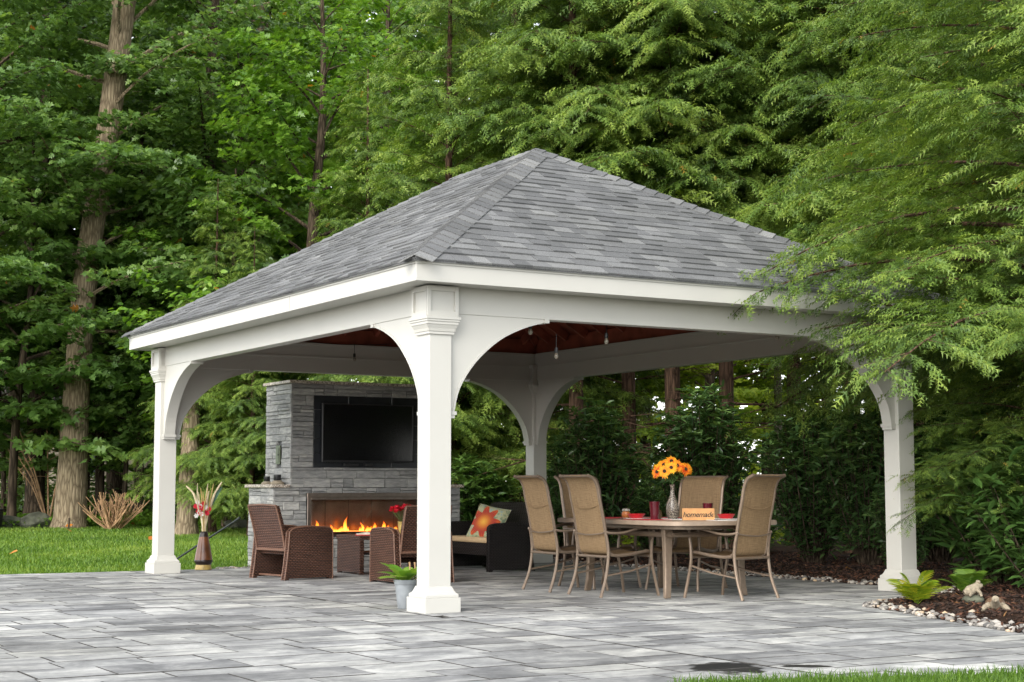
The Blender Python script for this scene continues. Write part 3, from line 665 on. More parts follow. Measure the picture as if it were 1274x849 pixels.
# roof
RE = .397; ZE = ZF1 + .032; SL = .585
HALF = A / 2 + RE; RID = ZE + HALF * SL; CX = A / 2; Y0R, Y1R = -RE + HALF, B + RE - HALF
m_ = MB()
ev = [(-RE, -RE, ZE), (A + RE, -RE, ZE), (A + RE, B + RE, ZE), (-RE, B + RE, ZE), (CX, Y0R, RID), (CX, Y1R, RID)]
lo = [(v[0], v[1], v[2] - .022) for v in ev]
m_.add(ev + lo, [(0, 1, 4), (1, 2, 5, 4), (2, 3, 5), (3, 0, 4, 5), (7, 6, 10), (8, 7, 10, 11), (9, 8, 11), (6, 9, 11, 10), (0, 6, 7, 1), (1, 7, 8, 2), (2, 8, 9, 3), (3, 9, 6, 0)])
roof = m_.build('roof', M['shingle'], pav); roof['label'] = 'grey dimensional shingle hip roof'
CS = 1 / math.sqrt(1 + SL * SL); SN = SL * CS; LEN = HALF / CS
# slopes: origin at left end of eave (seen from outside), u along eave, w up the slope
SLOPES = {'front': (Vector((-RE, -RE, ZE)), Vector((1, 0, 0)), Vector((0, CS, SN)), A + 2 * RE), 'left': (Vector((-RE, B + RE, ZE)), Vector((0, -1, 0)), Vector((CS, 0, SN)), B + 2 * RE),
          'right': (Vector((A + RE, -RE, ZE)), Vector((0, 1, 0)), Vector((-CS, 0, SN)), B + 2 * RE), 'back': (Vector((A + RE, B + RE, ZE)), Vector((-1, 0, 0)), Vector((0, -CS, SN)), A + 2 * RE)}
def clip(poly, f):
    out = []
    for i in range(len(poly)):
        p, q = poly[i], poly[(i + 1) % len(poly)]; a, b = f(p), f(q)
        if a >= 0: out.append(p)
        if (a >= 0) != (b >= 0): t = a / (a - b); out.append((p[0] + (q[0] - p[0]) * t, p[1] + (q[1] - p[1]) * t))
    return out
EXP = .138
def tab_geo(m_, org, U, Wv, width, u0, u1, w0, w1, t):
    sl = CS                                           # du of the hip per dw
    poly = [(u0, w0), (u1, w0), (u1, w1), (u0, w1)]
    poly = clip(poly, lambda p: p[0] - p[1] * sl); poly = clip(poly, lambda p: (width - p[1] * sl) - p[0]) if poly else poly
    if len(poly) < 3: return False
    Nn = U.cross(Wv)
    def P(p, top):
        k = (p[1] - w0) / (w1 - w0); h = (t * (1 - k) + .004 * k) if top else -.004
        return org + U * p[0] + Wv * p[1] + Nn * h
    n = len(poly); m_.add([P(p, 0) for p in poly] + [P(p, 1) for p in poly], [tuple(range(n, 2 * n)), tuple(reversed(range(n)))] + [(j, (j + 1) % n, (j + 1) % n + n, j + n) for j in range(n)])
    return True
def tabs(width):
    out = []; r = 0
    while r * EXP < LEN - .05:
        w0 = r * EXP - (.012 if r == 0 else 0); u = -random.random() * .3
        while u < width:
            l = random.uniform(.13, .30); thick = random.random() < .5
            if w0 * CS - .3 < u + l and u < width - w0 * CS + .3: out.append((u, u + l - .0025, w0 + random.uniform(-.003, .003), min(w0 + EXP + .03, LEN), .021 if thick else .011))
            u += l
        r += 1
    return out
def tint_tab(): return float(np.clip(random.choice((.25, .35, .42, .5, .58, .72)) + random.gauss(0, .08), 0, 1))
stuff = MB(); count = 0
for nm, (org, U, Wv, width) in SLOPES.items():
    for tb in tabs(width):
        tt = tint_tab()
        if nm == 'front' and count < 300:
            m_ = MB(); m_.cur = tt
            if tab_geo(m_, org, U, Wv, width, *tb): m_.build('shingle', M['shingle'], roof); count += 1
        else:
            stuff.cur = tt; tab_geo(stuff, org, U, Wv, width, *tb)
tag(stuff.build('shingle_field', M['shingle'], roof), kind='stuff')
def caps(p0, p1, na, nb, n_from_low=True):
    p0, p1 = Vector(p0), Vector(p1); L = (p1 - p0).length; d = (p1 - p0) / L; n = int(L / .15)
    for i in range(n + 1):
        a = p0 + d * (i * .15 - .01); b = p0 + d * min(i * .15 + .19, L + .03)
        sa = d.cross(na).normalized(); sb = d.cross(nb).normalized()
        if sa.dot(na.cross(nb).cross(na)) < 0: pass
        wa = .155; up = (na + nb).normalized()
        ea = (na - up * na.dot(up)).normalized(); ea = (ea - na * ea.dot(na)).normalized(); eb = (nb - up * nb.dot(up)).normalized(); eb = (eb - nb * eb.dot(nb)).normalized()
        h0, h1 = .030, .014; m_ = MB(); m_.cur = float(np.clip(random.gauss(.55, .22), 0, 1))
        ring = lambda p, h: [p + ea * wa + na * h * .8, p + up * (h + .006), p + eb * wa + nb * h * .8, p + eb * wa + nb * (h * .8 - .009), p + up * (h - .004), p + ea * wa + na * (h * .8 - .009)]
        m_.loft([ring(a, h0), ring(b, h1)]); m_.build('hip_cap', M['shingle'], roof)
nrm = {k: (v[1].cross(v[2])).normalized() for k, v in SLOPES.items()}
caps(ev[0], ev[4], nrm['left'], nrm['front']); caps(ev[1], ev[4], nrm['front'], nrm['right']); caps(ev[2], ev[5], nrm['right'], nrm['back']); caps(ev[3], ev[5], nrm['back'], nrm['left'])
caps(ev[5], ev[4], nrm['right'], nrm['left'])
# stained ceiling: boards, rafters, hip rafters, a frieze board on the beams
ceil = MB()
def inset(o, dz): h = A / 2 + o; return [(-o, -o, ZE + (RE - o) * SL - dz), (A + o, -o, ZE + (RE - o) * SL - dz), (A + o, B + o, ZE + (RE - o) * SL - dz), (-o, B + o, ZE + (RE - o) * SL - dz), (CX, -o + h, RID - dz), (CX, B + o - h, RID - dz)]
iv = inset(.05, .030); ceil.add(iv, [(0, 4, 1), (1, 4, 5, 2), (2, 5, 3), (3, 5, 4, 0)])
ceiling = ceil.build('ceiling', M['stain'], pav); ceiling['label'] = 'dark red stained timber ceiling'
for nm, (org, U, Wv, width) in SLOPES.items():
    Nn = U.cross(Wv); u = RE + .25
    while u < width - RE - .2:
        top = min(u, width - u) / CS; top = min(top, LEN)
        w0 = (RE + .0) / CS
        if top - w0 > .2:
            m_ = MB(); o0 = org + U * u
            q = [o0 + Wv * w0, o0 + Wv * (top - .03)]
            m_.loft([[p + U * -.02 - Nn * .034, p + U * .02 - Nn * .034, p + U * .02 - Nn * .15, p + U * -.02 - Nn * .15] for p in q]); m_.build('rafter', M['stain'], ceiling)
        u += .46
for a_, b_ in ((0, 4), (1, 4), (2, 5), (3, 5), (4, 5)):
    m_ = MB(); m_.tube([Vector(iv[a_]) - Vector((0, 0, .08)), Vector(iv[b_]) - Vector((0, 0, .08))], .06, 4); m_.build('hip_rafter', M['stain'], ceiling)
m_ = MB()
for k in range(4): m_.loft(mitre(k, -.02, .02, ZT + .001, 3.13))
m_.build('frieze_board', M['stain'], ceiling)
# ------------------------------------------------------------------ fireplace
FY = 7.385; FD = .86; UX0, UX1, WX0, WX1 = 1.777, 4.075, 1.54, 4.312
fire = empty('fireplace', (2.926, FY, 0)); tag(fire, 'grey stacked-stone outdoor fireplace wall with low side ledges', 'fireplace')
ox, oy = 2.926, FY
HX0, HX1, HZ0, HZ1 = 2.07, 3.78, .43, .885         # firebox opening
m_ = MB(); I = .028
m_.box(WX0 + I - ox, HX0 - ox, I, FD - I, 0, 1.045); m_.box(HX1 - ox, WX1 - I - ox, I, FD - I, 0, 1.045)
m_.box(HX0 - ox, HX1 - ox, I, FD - I, 0, HZ0); m_.box(HX0 - ox, HX1 - ox, .50, FD - I, HZ0, 1.045); m_.box(HX0 - ox, HX1 - ox, I, .50, HZ1, 1.045)
m_.box(UX0 + I - ox, UX1 - I - ox, I, FD - I, 1.045, 2.415)
core = m_.build('core', M['mortar'], fire)
PX0, PX1, PZ0, PZ1 = 2.100, 3.712, 1.312, 2.268      # black tiled field behind the screen
def stone_course(face):
    out = []; z = 0.0
    top = 2.415
    while z < top - .02:
        h = random.uniform(.085, .145); z1 = z + h
        for lim in (1.045, top):
            if z < lim and (z1 > lim or lim - z1 < .04): z1 = lim
        out.append((z, z1)); z = z1
    return out
stone_n = 0; stuff = MB()
def rock_box(m_, o, U, Nv, u0, u1, z0, z1, out):
    g = .002; j = lambda s: random.uniform(-s, s); Zv = Vector((0, 0, 1)); back = -.03
    c = [(u0 + g, z0 + g), (u1 - g, z0 + g), (u1 - g, z1 - g), (u0 + g, z1 - g)]
    f1 = [o + U * a + Zv * b + Nv * back for a, b in c]; f2 = [o + U * (a + j(.003)) + Zv * (b + j(.002)) + Nv * (out - .008) for a, b in c]
    ins = .006; cc = ((u0 + u1) / 2, (z0 + z1) / 2)
    f3 = [o + U * (a + math.copysign(ins, cc[0] - a) + j(.004)) + Zv * (b + math.copysign(ins * .8, cc[1] - b) + j(.003)) + Nv * (out + j(.004)) for a, b in c]
    mid = o + U * (cc[0] + j(.05)) + Zv * (cc[1] + j(.01)) + Nv * (out + j(.010))
    n = len(m_.v); m_.add(f1 + f2 + f3 + [mid], [(3, 2, 1, 0)] + [(k, (k + 1) % 4, (k + 1) % 4 + 4, k + 4) for k in range(4)] + [(k + 4, (k + 1) % 4 + 4, (k + 1) % 4 + 8, k + 8) for k in range(4)] + [(k + 8, (k + 1) % 4 + 8, 12) for k in range(4)])
def lay(o, U, Nv, ulo, uhi, z0, z1, holes, real=True):
    global stone_n
    u = ulo
    segs = [(ulo, uhi)]
    for (ha, hb, hz0, hz1) in holes:
        if z1 > hz0 + .01 and z0 < hz1 - .01:
            ns = []
            for a, b in segs:
                if hb <= a or ha >= b: ns.append((a, b)); continue
                if ha - a > .02: ns.append((a, ha))
                if b - hb > .02: ns.append((hb, b))
            segs = ns
    for a, b in segs:
        x = a
        while x < b - .001:
            l = random.choice((.14, .2, .27, .34, .42, .5)) * random.uniform(.85, 1.15); e = x + l
            if b - e < .09: e = b
            t = float(np.clip(random.gauss(.5, .22), 0, 1)); out = random.uniform(-.004, .014)
            zc = z0 + (z1 - z0) * random.uniform(.38, .62)
            for za, zb in (((z0, zc), (zc, z1)) if (z1 - z0 > .075 and random.random() < .62) else ((z0, z1),)):
                t = float(np.clip(random.gauss(.5, .24), 0, 1)); out = random.uniform(-.002, .007)
                if real and stone_n < 300:
                    m_ = MB(); m_.cur = t; rock_box(m_, o, U, Nv, x, e, za, zb, out); m_.build('stone', M['stone'], fire); stone_n += 1
                else: stuff.cur = t; rock_box(stuff, o, U, Nv, x, e, za, zb, out)
            x = e
FRONT = Vector((-ox, 0, 0)); XV = Vector((1, 0, 0)); YN = Vector((0, -1, 0))
holes = [(2.015, 3.835, .402, .935), (PX0, PX1, PZ0, PZ1)]
for z0, z1 in stone_course('front'):
    lo_, hi_ = (WX0, WX1) if z1 <= 1.046 else (UX0, UX1)
    seg = []; zz = [(z0, z1)]
    for h in (.402, .935, PZ0, PZ1):
        nz_ = []
        for a, b in zz:
            if a + .012 < h < b - .012: nz_ += [(a, h), (h, b)]
            else: nz_.append((a, b))
        zz = nz_
    for a, b in zz: lay(FRONT, XV, YN, lo_, hi_, a, b, holes)
LEFTU = Vector((UX0 - ox, FD, 0)); LEFTW = Vector((WX0 - ox, FD, 0)); YV = Vector((0, -1, 0)); XN = Vector((-1, 0, 0))
for z0, z1 in stone_course('left'):
    lay(LEFTU if z0 >= 1.044 else LEFTW, YV, XN, 0, FD + .004, z0, z1, [(.40, .55, 1.34, 1.62)] if z0 > 1.2 else [])
RU = Vector((UX1 - ox, 0, 0)); RW = Vector((WX1 - ox, 0, 0))
for z0, z1 in stone_course('right'): lay(RU if z0 >= 1.044 else RW, Vector((0, 1, 0)), Vector((1, 0, 0)), 0, FD, z0, z1, [], False)
for z0, z1 in stone_course('back'):
    a_, b_ = (WX0, WX1) if z1 <= 1.046 else (UX0, UX1); lay(Vector((b_ - ox, FD, 0)), Vector((-1, 0, 0)), Vector((0, 1, 0)), 0, b_ - a_, z0, z1, [], False)
if stuff.v: tag(stuff.build('stone_cladding', M['stone'], fire), kind='stuff')
m_ = MB(); m_.box(UX0 - .04 - ox, UX1 + .04 - ox, -.045, FD + .04, 2.416, 2.456); m_.build('cap_slab', M['granite'], fire, bevel=.005)
m_ = MB(); m_.box(WX0 - .045 - ox, UX0 - .016 - ox, -.045, FD + .04, 1.046, 1.088); m_.build('ledge_slab', M['granite'], fire, bevel=.005)
m_ = MB(); m_.box(UX1 + .016 - ox, WX1 + .045 - ox, -.045, FD + .04, 1.046, 1.088); m_.build('ledge_slab', M['granite'], fire, bevel=.005)
xs = [PX0, 2.60, 3.245, PX1]; zs = np.linspace(PZ0, PZ1, 6)
for a in range(3):
    for b in range(5):
        m_ = MB(); m_.box(xs[a] + .003 - ox, xs[a + 1] - .003 - ox, .000, .030, zs[b] + .003, zs[b + 1] - .003); m_.build('tile', M['tile_black'], fire, bevel=.002)
# firebox: metal surround, lining panels, burner, flames, pane
m_ = MB(); fo = (2.018, 3.832, .405, .932)
m_.box(fo[0] - ox, HX0 - ox, -.022, .05, fo[2], fo[3]); m_.box(HX1 - ox, fo[1] - ox, -.022, .05, fo[2], fo[3]); m_.box(HX0 - ox, HX1 - ox, -.021, .05, HZ1, fo[3]); m_.box(HX0 - ox, HX1 - ox, -.021, .05, fo[2], HZ0)
fb = m_.build('firebox', M['steel'], fire, bevel=.003)
m_ = MB(); m_.box(fo[0] - .02 - ox, fo[1] + .02 - ox, -.060, -.0225, fo[3] - .012, fo[3] + .045); m_.build('hood', M['steel'], fb, bevel=.004)
npan = 5; pw = (HX1 - HX0) / npan
for k in range(npan):
    m_ = MB(); m_.box(HX0 + k * pw + .004 - ox, HX0 + (k + 1) * pw - .004 - ox, .30, .306 + .0, HZ0 + .002, HZ1 - .002); m_.build('back_panel', M['copper'], fb)
m_ = MB(); m_.box(HX0 - ox + .001, HX1 - ox - .001, .307, .499, HZ0 + .001, HZ1 - .001); m_.build('lining', M['steel_grey'], fb)
m_ = MB(); m_.box(HX0 + .06 - ox, HX1 - .06 - ox, .10, .20, HZ0 + .001, HZ0 + .03); m_.build('burner', M['steel_grey'], fb)
m_ = MB()
for k in range(60):
    x = HX0 + .08 + k * (HX1 - HX0 - .16) / 59; m_.box(x - .008 - ox, x + .008 - ox, .13, .155, HZ0 + .0301, HZ0 + .042)
m_.build('ember', M['glow'], fb)
def flame(x, h, wd, lean, d):
    m_ = MB(); n = 8; rings = []; k = 9; ph = random.random() * 6
    for i in range(k):
        t = i / (k - 1); r = wd * (math.sin(math.pi * min(1, t * .82 + .16)) ** 1.1) * (1 - t) ** .45 + .0008; cx_ = x + lean * t * t + .016 * math.sin(ph + t * 5) * t; 
        rings.append([(cx_ + r * math.cos(2 * math.pi * j / n), d + r * .5 * math.sin(2 * math.pi * j / n), h * t) for j in range(n)])
    for i in range(k - 1):
        pass
    m_.loft(rings); m_.t = [q[2] / h for q in m_.v]
    return m_
fx = [(2.24, .22), (2.29, .12), (2.38, .09), (2.42, .13), (2.46, .10), (2.51, .07), (2.55, .11), (2.60, .14), (2.64, .30), (2.69, .10), (2.86, .11), (2.90, .20), (2.95, .13), (3.02, .10), (3.06, .17), (3.11, .12), (3.16, .09), (3.21, .22), (3.27, .13), (3.40, .10), (3.48, .19), (3.58, .12)]
for x, h in fx:
    h *= random.uniform(.55, .8); o = flame(0, h, random.uniform(.022, .036), random.uniform(-.03, .03), 0).build('flame', M['flame'], fb, smooth=True)
    o.location = (x - ox, .15 + random.uniform(-.03, .03), HZ0 + .03)
m_ = MB(); m_.box(HX0 + .002 - ox, HX1 - .002 - ox, .030, .035, HZ0 + .002, HZ1 - .002); m_.build('pane', M['pane'], fb)
m_ = MB(); m_.box(-.02, .0, -.066, .066, -.125, .125); bxo = m_.build('power_box', M['green_box'], fire, bevel=.004); bxo.location = (UX0 - ox - .002, FD - .475, 1.48)
m_ = MB(); m_.box(-.027, -.0205, -.045, .05, -.10, .10); dd = m_.build('box_door', M['green_box'], bxo, bevel=.003)
m_ = MB(); m_.box(-.034, -.0275, -.040, -.028, -.012, .012); m_.build('latch', M['black'], bxo)

tv = empty('television', (2.867, FY - .075, 1.773)); tag(tv, 'large flat black television mounted on the stone fireplace wall', 'television')
hw, hh = .672, .389
m_ = MB(); m_.box(-hw, hw, -.0, .045, -hh, hh); m_.build('housing', M['black'], tv, bevel=.006)
m_ = MB(); 
for q in ((-hw, hw, hh - .016, hh), (-hw, hw, -hh, -hh + .024), (-hw, -hw + .016, -hh + .024, hh - .016), (hw - .016, hw, -hh + .024, hh - .016)): m_.box(q[0], q[1], -.008, -.0005, q[2], q[3])
m_.build('bezel', M['black'], tv, bevel=.002)
m_ = MB(); m_.box(-hw + .017, hw - .017, -.004, -.001, -hh + .025, hh - .017); m_.build('screen', M['screen'], tv)
m_ = MB(); m_.box(-.06, .06, .045, .076, -.1, .1); m_.build('wall_mount', M['black'], tv)
m_ = MB(); m_.box(-.05, .05, -.030, .05, -hh - .045, -hh - .018); m_.box(-.35, -.15, -.02, .045, -hh - .05, -hh - .02); m_.build('sensor_bar', M['black'], tv, bevel=.003)
def oil_lamp(x, y, s, label):
    r = empty('oil_lamp', (x, y, 1.088), 0, s); tag(r, label, 'oil lamp')
    m_ = MB(); m_.lathe([(.085, 0), (.09, .01), (.088, .028), (.06, .045), (.048, .052)], 20); m_.build('base', M['cream_stone'], r, smooth=True)
    m_ = MB(); m_.lathe([(.046, .0525), (.05, .058), (.05, .118), (.052, .119), (.052, .128), (.04, .130)], 20); m_.build('canister', M['black'], r, smooth=True)
oil_lamp(1.672, FY + .18, 1.0, 'larger black canister oil lamp on tan base on the fireplace ledge')
oil_lamp(1.655, FY + .50, .82, 'smaller black canister oil lamp behind the larger one on the ledge')

# ------------------------------------------------------------------ brown wicker seats and table
def wicker_side(m_, y0, y1, h, d0, d1):
    top = [(d0 + .035, h - .055), (d0 + .08, h - .02), (d0 + .22, h), ((d0 + d1) / 2, h + .004), (d1 - .10, h - .006), (d1 - .03, h - .02), (d1, h - .05)]
    poly = [(d0 - .02, .0), (d0 + .035, .0), (d0 + .05, .03), (d1 - .06, .03), (d1 - .05, 0), (d1, 0)] 
    poly = [(d0 - .03, 0), (d0 + .03, 0), (d0 + .035, .018), (d1 - .045, .018), (d1 - .04, 0), (d1, 0)] + top[::-1] + [(d0 + .02, h * .6), (d0, h * .3)]
    m_.prism(poly, 'y', y0, y1)
def wicker_seat(name, label, cat, loc, rz, width, mat, trim, h_arm=.60, h_back=.84, depth=.62, group=None, cushion=True):
    r = empty(name, loc, rz); tag(r, label, cat, group); hw = width / 2; d0, d1 = -depth / 2, depth / 2
    for s in (-1, 1):
        ys = sorted((s * hw, s * (hw - .075))); m_ = MB(); wicker_side(m_, ys[0], ys[1], h_arm, d0, d1); sp = m_.build('side_panel', mat, r, bevel=.008, seg=2, smooth=True)
        m_ = MB(); 
        for yy in (s * (hw - .004), s * (hw - .071)):
            m_.tube([(d0 - .028, yy, 0), (d0 + .0, yy, h_arm * .3), (d0 + .02, yy, h_arm * .6), (d0 + .035, yy, h_arm - .055), (d0 + .08, yy, h_arm - .018), (d0 + .22, yy, h_arm + .002), (0, yy, h_arm + .006), (d1 - .1, yy, h_arm - .004), (d1 - .03, yy, h_arm - .018), (d1, yy, h_arm - .05), (d1 + .002, yy, 0)], .009, 6)
        m_.build('edge_braid', trim, sp, smooth=True)
    iw = hw - .076
    m_ = MB(); m_.box(d0 + .06, d1 - .02, -iw, iw, .285, .355); m_.build('seat', mat, r, bevel=.006)
    if cushion:
        m_ = MB(); m_.box(d0 + .09, d1 + .01, -iw + .01, iw - .01, .352, .425); m_.build('cushion', M['tan_cloth'], r, bevel=.025, smooth=True, seg=3)
    xb0, xb1 = d0 + .05, d0 - .085; m_ = MB(); rings = []
    for k in range(7):
        t = k / 6; z = .33 + (h_back - .33) * t; x = xb0 + (xb1 - xb0) * t + .012 * math.sin(t * math.pi); w_ = iw - .002 if z < h_arm else iw - .002
        rings.append([(x - .025, -w_, z), (x + .025, -w_, z), (x + .025, w_, z), (x - .025, w_, z)])
    m_.loft(rings); bk = m_.build('backrest', mat, r, bevel=.006, smooth=True)
    m_ = MB(); loop = [(xb0 - .027, -iw + .006, .33)] + [((q[0][0] - .0), -iw + .006, q[0][2]) for q in rings[1:-1]] + [(xb1 - .02, -iw + .006, h_back)] + [(xb1 - .022, 0, h_back + .012)] + [(xb1 - .02, iw - .006, h_back)] + [((q[0][0]), iw - .006, q[0][2]) for q in rings[1:-1]][::-1] + [(xb0 - .027, iw - .006, .33)]
    m_.tube(loop, .013, 6); m_.tube([(xb0 - .03, -iw + .004, .338), (xb0 - .03, iw - .004, .338)], .016, 6); m_.build('back_braid', trim, bk, smooth=True)
    m_ = MB(); m_.box(d1 - .05, d1 - .02, -iw, iw, .20, .284); m_.build('apron', mat, r)
    m_ = MB()
    m_.tube([(d0 + .06, -iw, .045), (d0 + .06, iw, .045)], .012, 6); m_.build('stretcher', trim, r)
    return r
wicker_seat('wicker_armchair', 'brown wicker armchair beside the stone ledge, its back to the lawn', 'armchair', (.93, 5.28, 0), R(10), .76, M['wicker'], M['wicker_trim'])
wicker_seat('wicker_armchair', 'brown wicker armchair between the coffee table and the front post', 'armchair', (1.78, 3.90, 0), R(90), .72, M['wicker'], M['wicker_trim'])
wicker_seat('wicker_loveseat', 'black wicker loveseat with tan cushion', 'loveseat', (3.87, 5.86, 0), R(180), 1.24, M['wicker_black'], M['wicker_black'], h_arm=.595, h_back=.84, depth=.62)
ct = empty('coffee_table', (2.42, 5.83, 0)); tag(ct, 'low brown wicker coffee table in front of the fire', 'coffee table')
for s in (-1, 1):
    xs = sorted((s * .52, s * .46)); m_ = MB(); m_.prism([(-.33, 0), (-.29, 0), (-.285, .02), (.285, .02), (.29, 0), (.33, 0), (.33, .415), (-.33, .415)], 'x', xs[0], xs[1]); m_.build('end_panel', M['wicker'], ct, bevel=.006)
m_ = MB(); m_.box(-.53, .53, -.34, .34, .4155, .470); m_.build('table_top', M['wicker'], ct, bevel=.010, smooth=True)
m_ = MB(); m_.box(-.458, .458, -.30, .30, .235, .262); m_.build('shelf', M['wicker_black'], ct)
# open magazine, red flowers
bk = empty('magazine', (2.16, 5.62, .4705), R(-24)); tag(bk, 'open magazine lying on the wicker coffee table', 'magazine')
m_ = MB(); m_.box(-.24, .24, -.16, .16, 0, .008); m_.build('cover', M['red'], bk)
for s in (-1, 1):
    m_ = MB(); pr_ = [(.0, .012), (.05, .034), (.12, .032), (.23, .014)]; m_.loft([[(s * x, -.15, .009), (s * x, .15, .009), (s * x, .15, z), (s * x, -.15, z)] for x, z in pr_]); m_.build('page', M['page'], bk, smooth=True)
def leaf_geo(m_, P, T, Nn, L, wd, bend=.15, fold=.12, grad=None, prof=((0, .03), (.18, .62), (.42, 1), (.7, .82), (.9, .4), (1, .0))):
    P, T, Nn = Vector(P), Vector(T).normalized(), Vector(Nn); S = T.cross(Nn).normalized(); U = S.cross(T).normalized(); base = len(m_.v); vs = []; fs = []
    for x, w_ in prof:
        c = P + T * (L * x) - U * (bend * L * x * x); h = w_ * wd / 2
        vs += [c - S * h + U * h * fold * 2, c, c + S * h + U * h * fold * 2]
    for k in range(len(prof) - 1):
        a = k * 3; fs += [(a, a + 1, a + 4, a + 3), (a + 1, a + 2, a + 5, a + 4)]
    m_.add(vs, fs)
    if grad: m_.t[base:] = [grad[0] + (grad[1] - grad[0]) * prof[k // 3][0] for k in range(3 * len(prof))]
fv = empty('flower_vase', (2.61, 5.78, .4705)); tag(fv, 'tan vase of red flowers on the wicker coffee table', 'vase of flowers')
m_ = MB(); m_.lathe([(.035, 0), (.045, .02), (.05, .09), (.058, .15), (.062, .155), (.055, .157)], 18); m_.build('vase', M['gold_band'], fv, smooth=True)
for k in range(15):
    a = k * 2.4; rr = .035 + .105 * math.sqrt(k / 14); p = Vector((rr * math.cos(a), rr * math.sin(a), .27 + .07 * (1 - (rr / .14) ** 2) + random.uniform(-.015, .02))); m_ = MB()
    up = Vector((p.x * 3, p.y * 3, 1)).normalized(); t1 = up.orthogonal().normalized(); t2 = up.cross(t1)
    for q in range(12):
        b = q * 2.399; ti = .25 + .5 * (q / 12); d_ = (t1 * math.cos(b) + t2 * math.sin(b)) * (1.15 - ti) + up * ti; m_.cur = random.random()
        leaf_geo(m_, p, d_, up, .052, .042, -.2, .1)
    fl_ = m_.build('flower', M['red_petal'], fv); m_ = MB(); m_.tube([(0, 0, .12), (p.x * .5, p.y * .5, .21), p], .003, 4); m_.build('stem', M['stem'], fl_)
# pillow on the loveseat
pl = MB(); n = 13; half = .24
for s in (1, -1):
    vs = []; fs = []
    for i_ in range(n):
        for j_ in range(n):
            a, b = -1 + 2 * i_ / (n - 1), -1 + 2 * j_ / (n - 1); e = max(0, (1 - a ** 4) * (1 - b ** 4)) ** .55; pin = 1 - .06 * (1 - abs(a * b)) * (abs(a) ** 6 + abs(b) ** 6) * .8
            vs.append((a * half * pin, b * half * pin, s * .075 * e))
    for i_ in range(n - 1):
        for j_ in range(n - 1):
            a = i_ * n + j_; fs.append((a, a + n, a + n + 1, a + 1))
    pl.add(vs, fs)
po = pl.build('throw_pillow', M['pillow'], None, smooth=True)
po.location = (3.78, 5.66, .595); po.rotation_euler = (R(62), R(10), R(-62)); tag(po, 'throw pillow with a big orange and red flower on the loveseat', 'pillow')

# ------------------------------------------------------------------ dining set
BR = M['bronze']
def dining_chair():
    r = empty('sling_chair', (0, 0, 0))
    back = crom([(-.185, .405), (-.235, .435), (-.264, .58), (-.298, .76), (-.338, .93), (-.360, 1.04), (-.400, 1.125), (-.475, 1.165)], 5)
    seat = crom([(-.205, .402), (-.12, .395), (.02, .405), (.15, .425), (.235, .432), (.275, .405)], 5)
    back = [(p[0], p[1]) for p in [(q[0], q[1]) for q in back]]; seat = [(q[0], q[1]) for q in seat]
    for nm, path in (('backrest', back), ('seat', seat)):
        m_ = MB(); rings = []
        for q, p in enumerate(path):
            a_, b_ = path[max(q - 1, 0)], path[min(q + 1, len(path) - 1)]; tx, tz = b_[0] - a_[0], b_[1] - a_[1]; L = math.hypot(tx, tz); nx_, nz_ = -tz / L, tx / L
            row = []; bow = .012
            for yy in (-.238, -.16, -.08, 0, .08, .16, .238): s_ = bow * (1 - (yy / .238) ** 2); row.append((p[0] - abs(nx_) * s_ * (1 if nm == 'backrest' else 0), yy, p[1] - (s_ if nm == 'seat' else 0)))
            low = [(v[0] - abs(nx_) * .005, v[1], v[2] - abs(nz_) * .005) for v in row[::-1]]; rings.append(row + low)
        m_.loft(rings); m_.build(nm, M['sling'], r, smooth=True)
    for s in (-1, 1):
        y = s * .25; rail = [(q[0], y, q[1]) for q in seat[::-1]] + [(q[0], y, q[1]) for q in back[2:]]
        m_ = MB(); m_.tube(rail, .0165, 8); m_.build('side_rail', BR, r, smooth=True)
        y2 = s * .285
        m_ = MB(); m_.tube(crom([(.315, s * .30, 0), (.285, y2, .16), (.245, y2, .34), (.245, y2, .48), (.262, y2, .585), (.262, y2, .640)], 4), .0155, 8); m_.build('leg', BR, r, smooth=True)
        m_ = MB(); m_.tube(crom([(-.285, s * .262, .625), (-.262, s * .268, .52), (-.255, s * .27, .38), (-.285, s * .272, .19), (-.355, s * .285, 0)], 4), [.0155] * 16 + [.017], 8); m_.build('leg', BR, r, smooth=True)
        m_ = MB(); m_.tube(crom([(-.30, s * .262, .628), (-.22, y2, .612), (-.08, y2, .615), (.06, y2, .648), (.16, y2, .664), (.235, y2, .660), (.272, y2, .642)], 4), [.012] * 12 + [.0155] * 12 + [.018], 8); m_.build('arm', BR, r, smooth=True)
        m_ = MB(); m_.tube([(.262, y2, .31), (.0, s * .279, .245), (-.282, s * .272, .205)], .010, 6); m_.build('stretcher', BR, r, smooth=True)
    for (x, z, rr, yy) in ((-.262, .385, .0135, .272), (.248, .385, .0125, .285), (-.467, 1.160, .013, .25)):
        m_ = MB(); m_.tube([(x, -yy, z), (x, yy, z)], rr, 8); m_.build('crossbar', BR, r, smooth=True)
    m_ = MB(); m_.tube(crom([(-.292, -.25, .615), (-.310, -.15, .60), (-.322, 0, .592), (-.310, .15, .60), (-.292, .25, .615)], 3), .0075, 6); m_.build('back_brace', BR, r, smooth=True)
    m_ = MB(); m_.tube(crom([(-.330, -.238, .885), (-.346, -.12, .855), (-.350, 0, .845), (-.346, .12, .855), (-.330, .238, .885)], 3), .004, 5); m_.build('seam', M['sling'], r, smooth=True)
    return r
spots = [((2.515, .97, 0), R(0), 'sling dining chair beside the long table side, next to the red bowl'), ((2.53, 1.87, 0), R(-3), 'sling dining chair at the long table side, farther along towards the loveseat'),
         ((3.24, .08, 0), R(105), 'sling dining chair at the table end, by the wooden sign'), ((3.68, 1.36, 0), R(205), 'sling dining chair on the laurel hedge side of the table'),
         ((3.10, 2.10, 0), R(-88), 'sling dining chair at the far table end, facing the front lawn')]
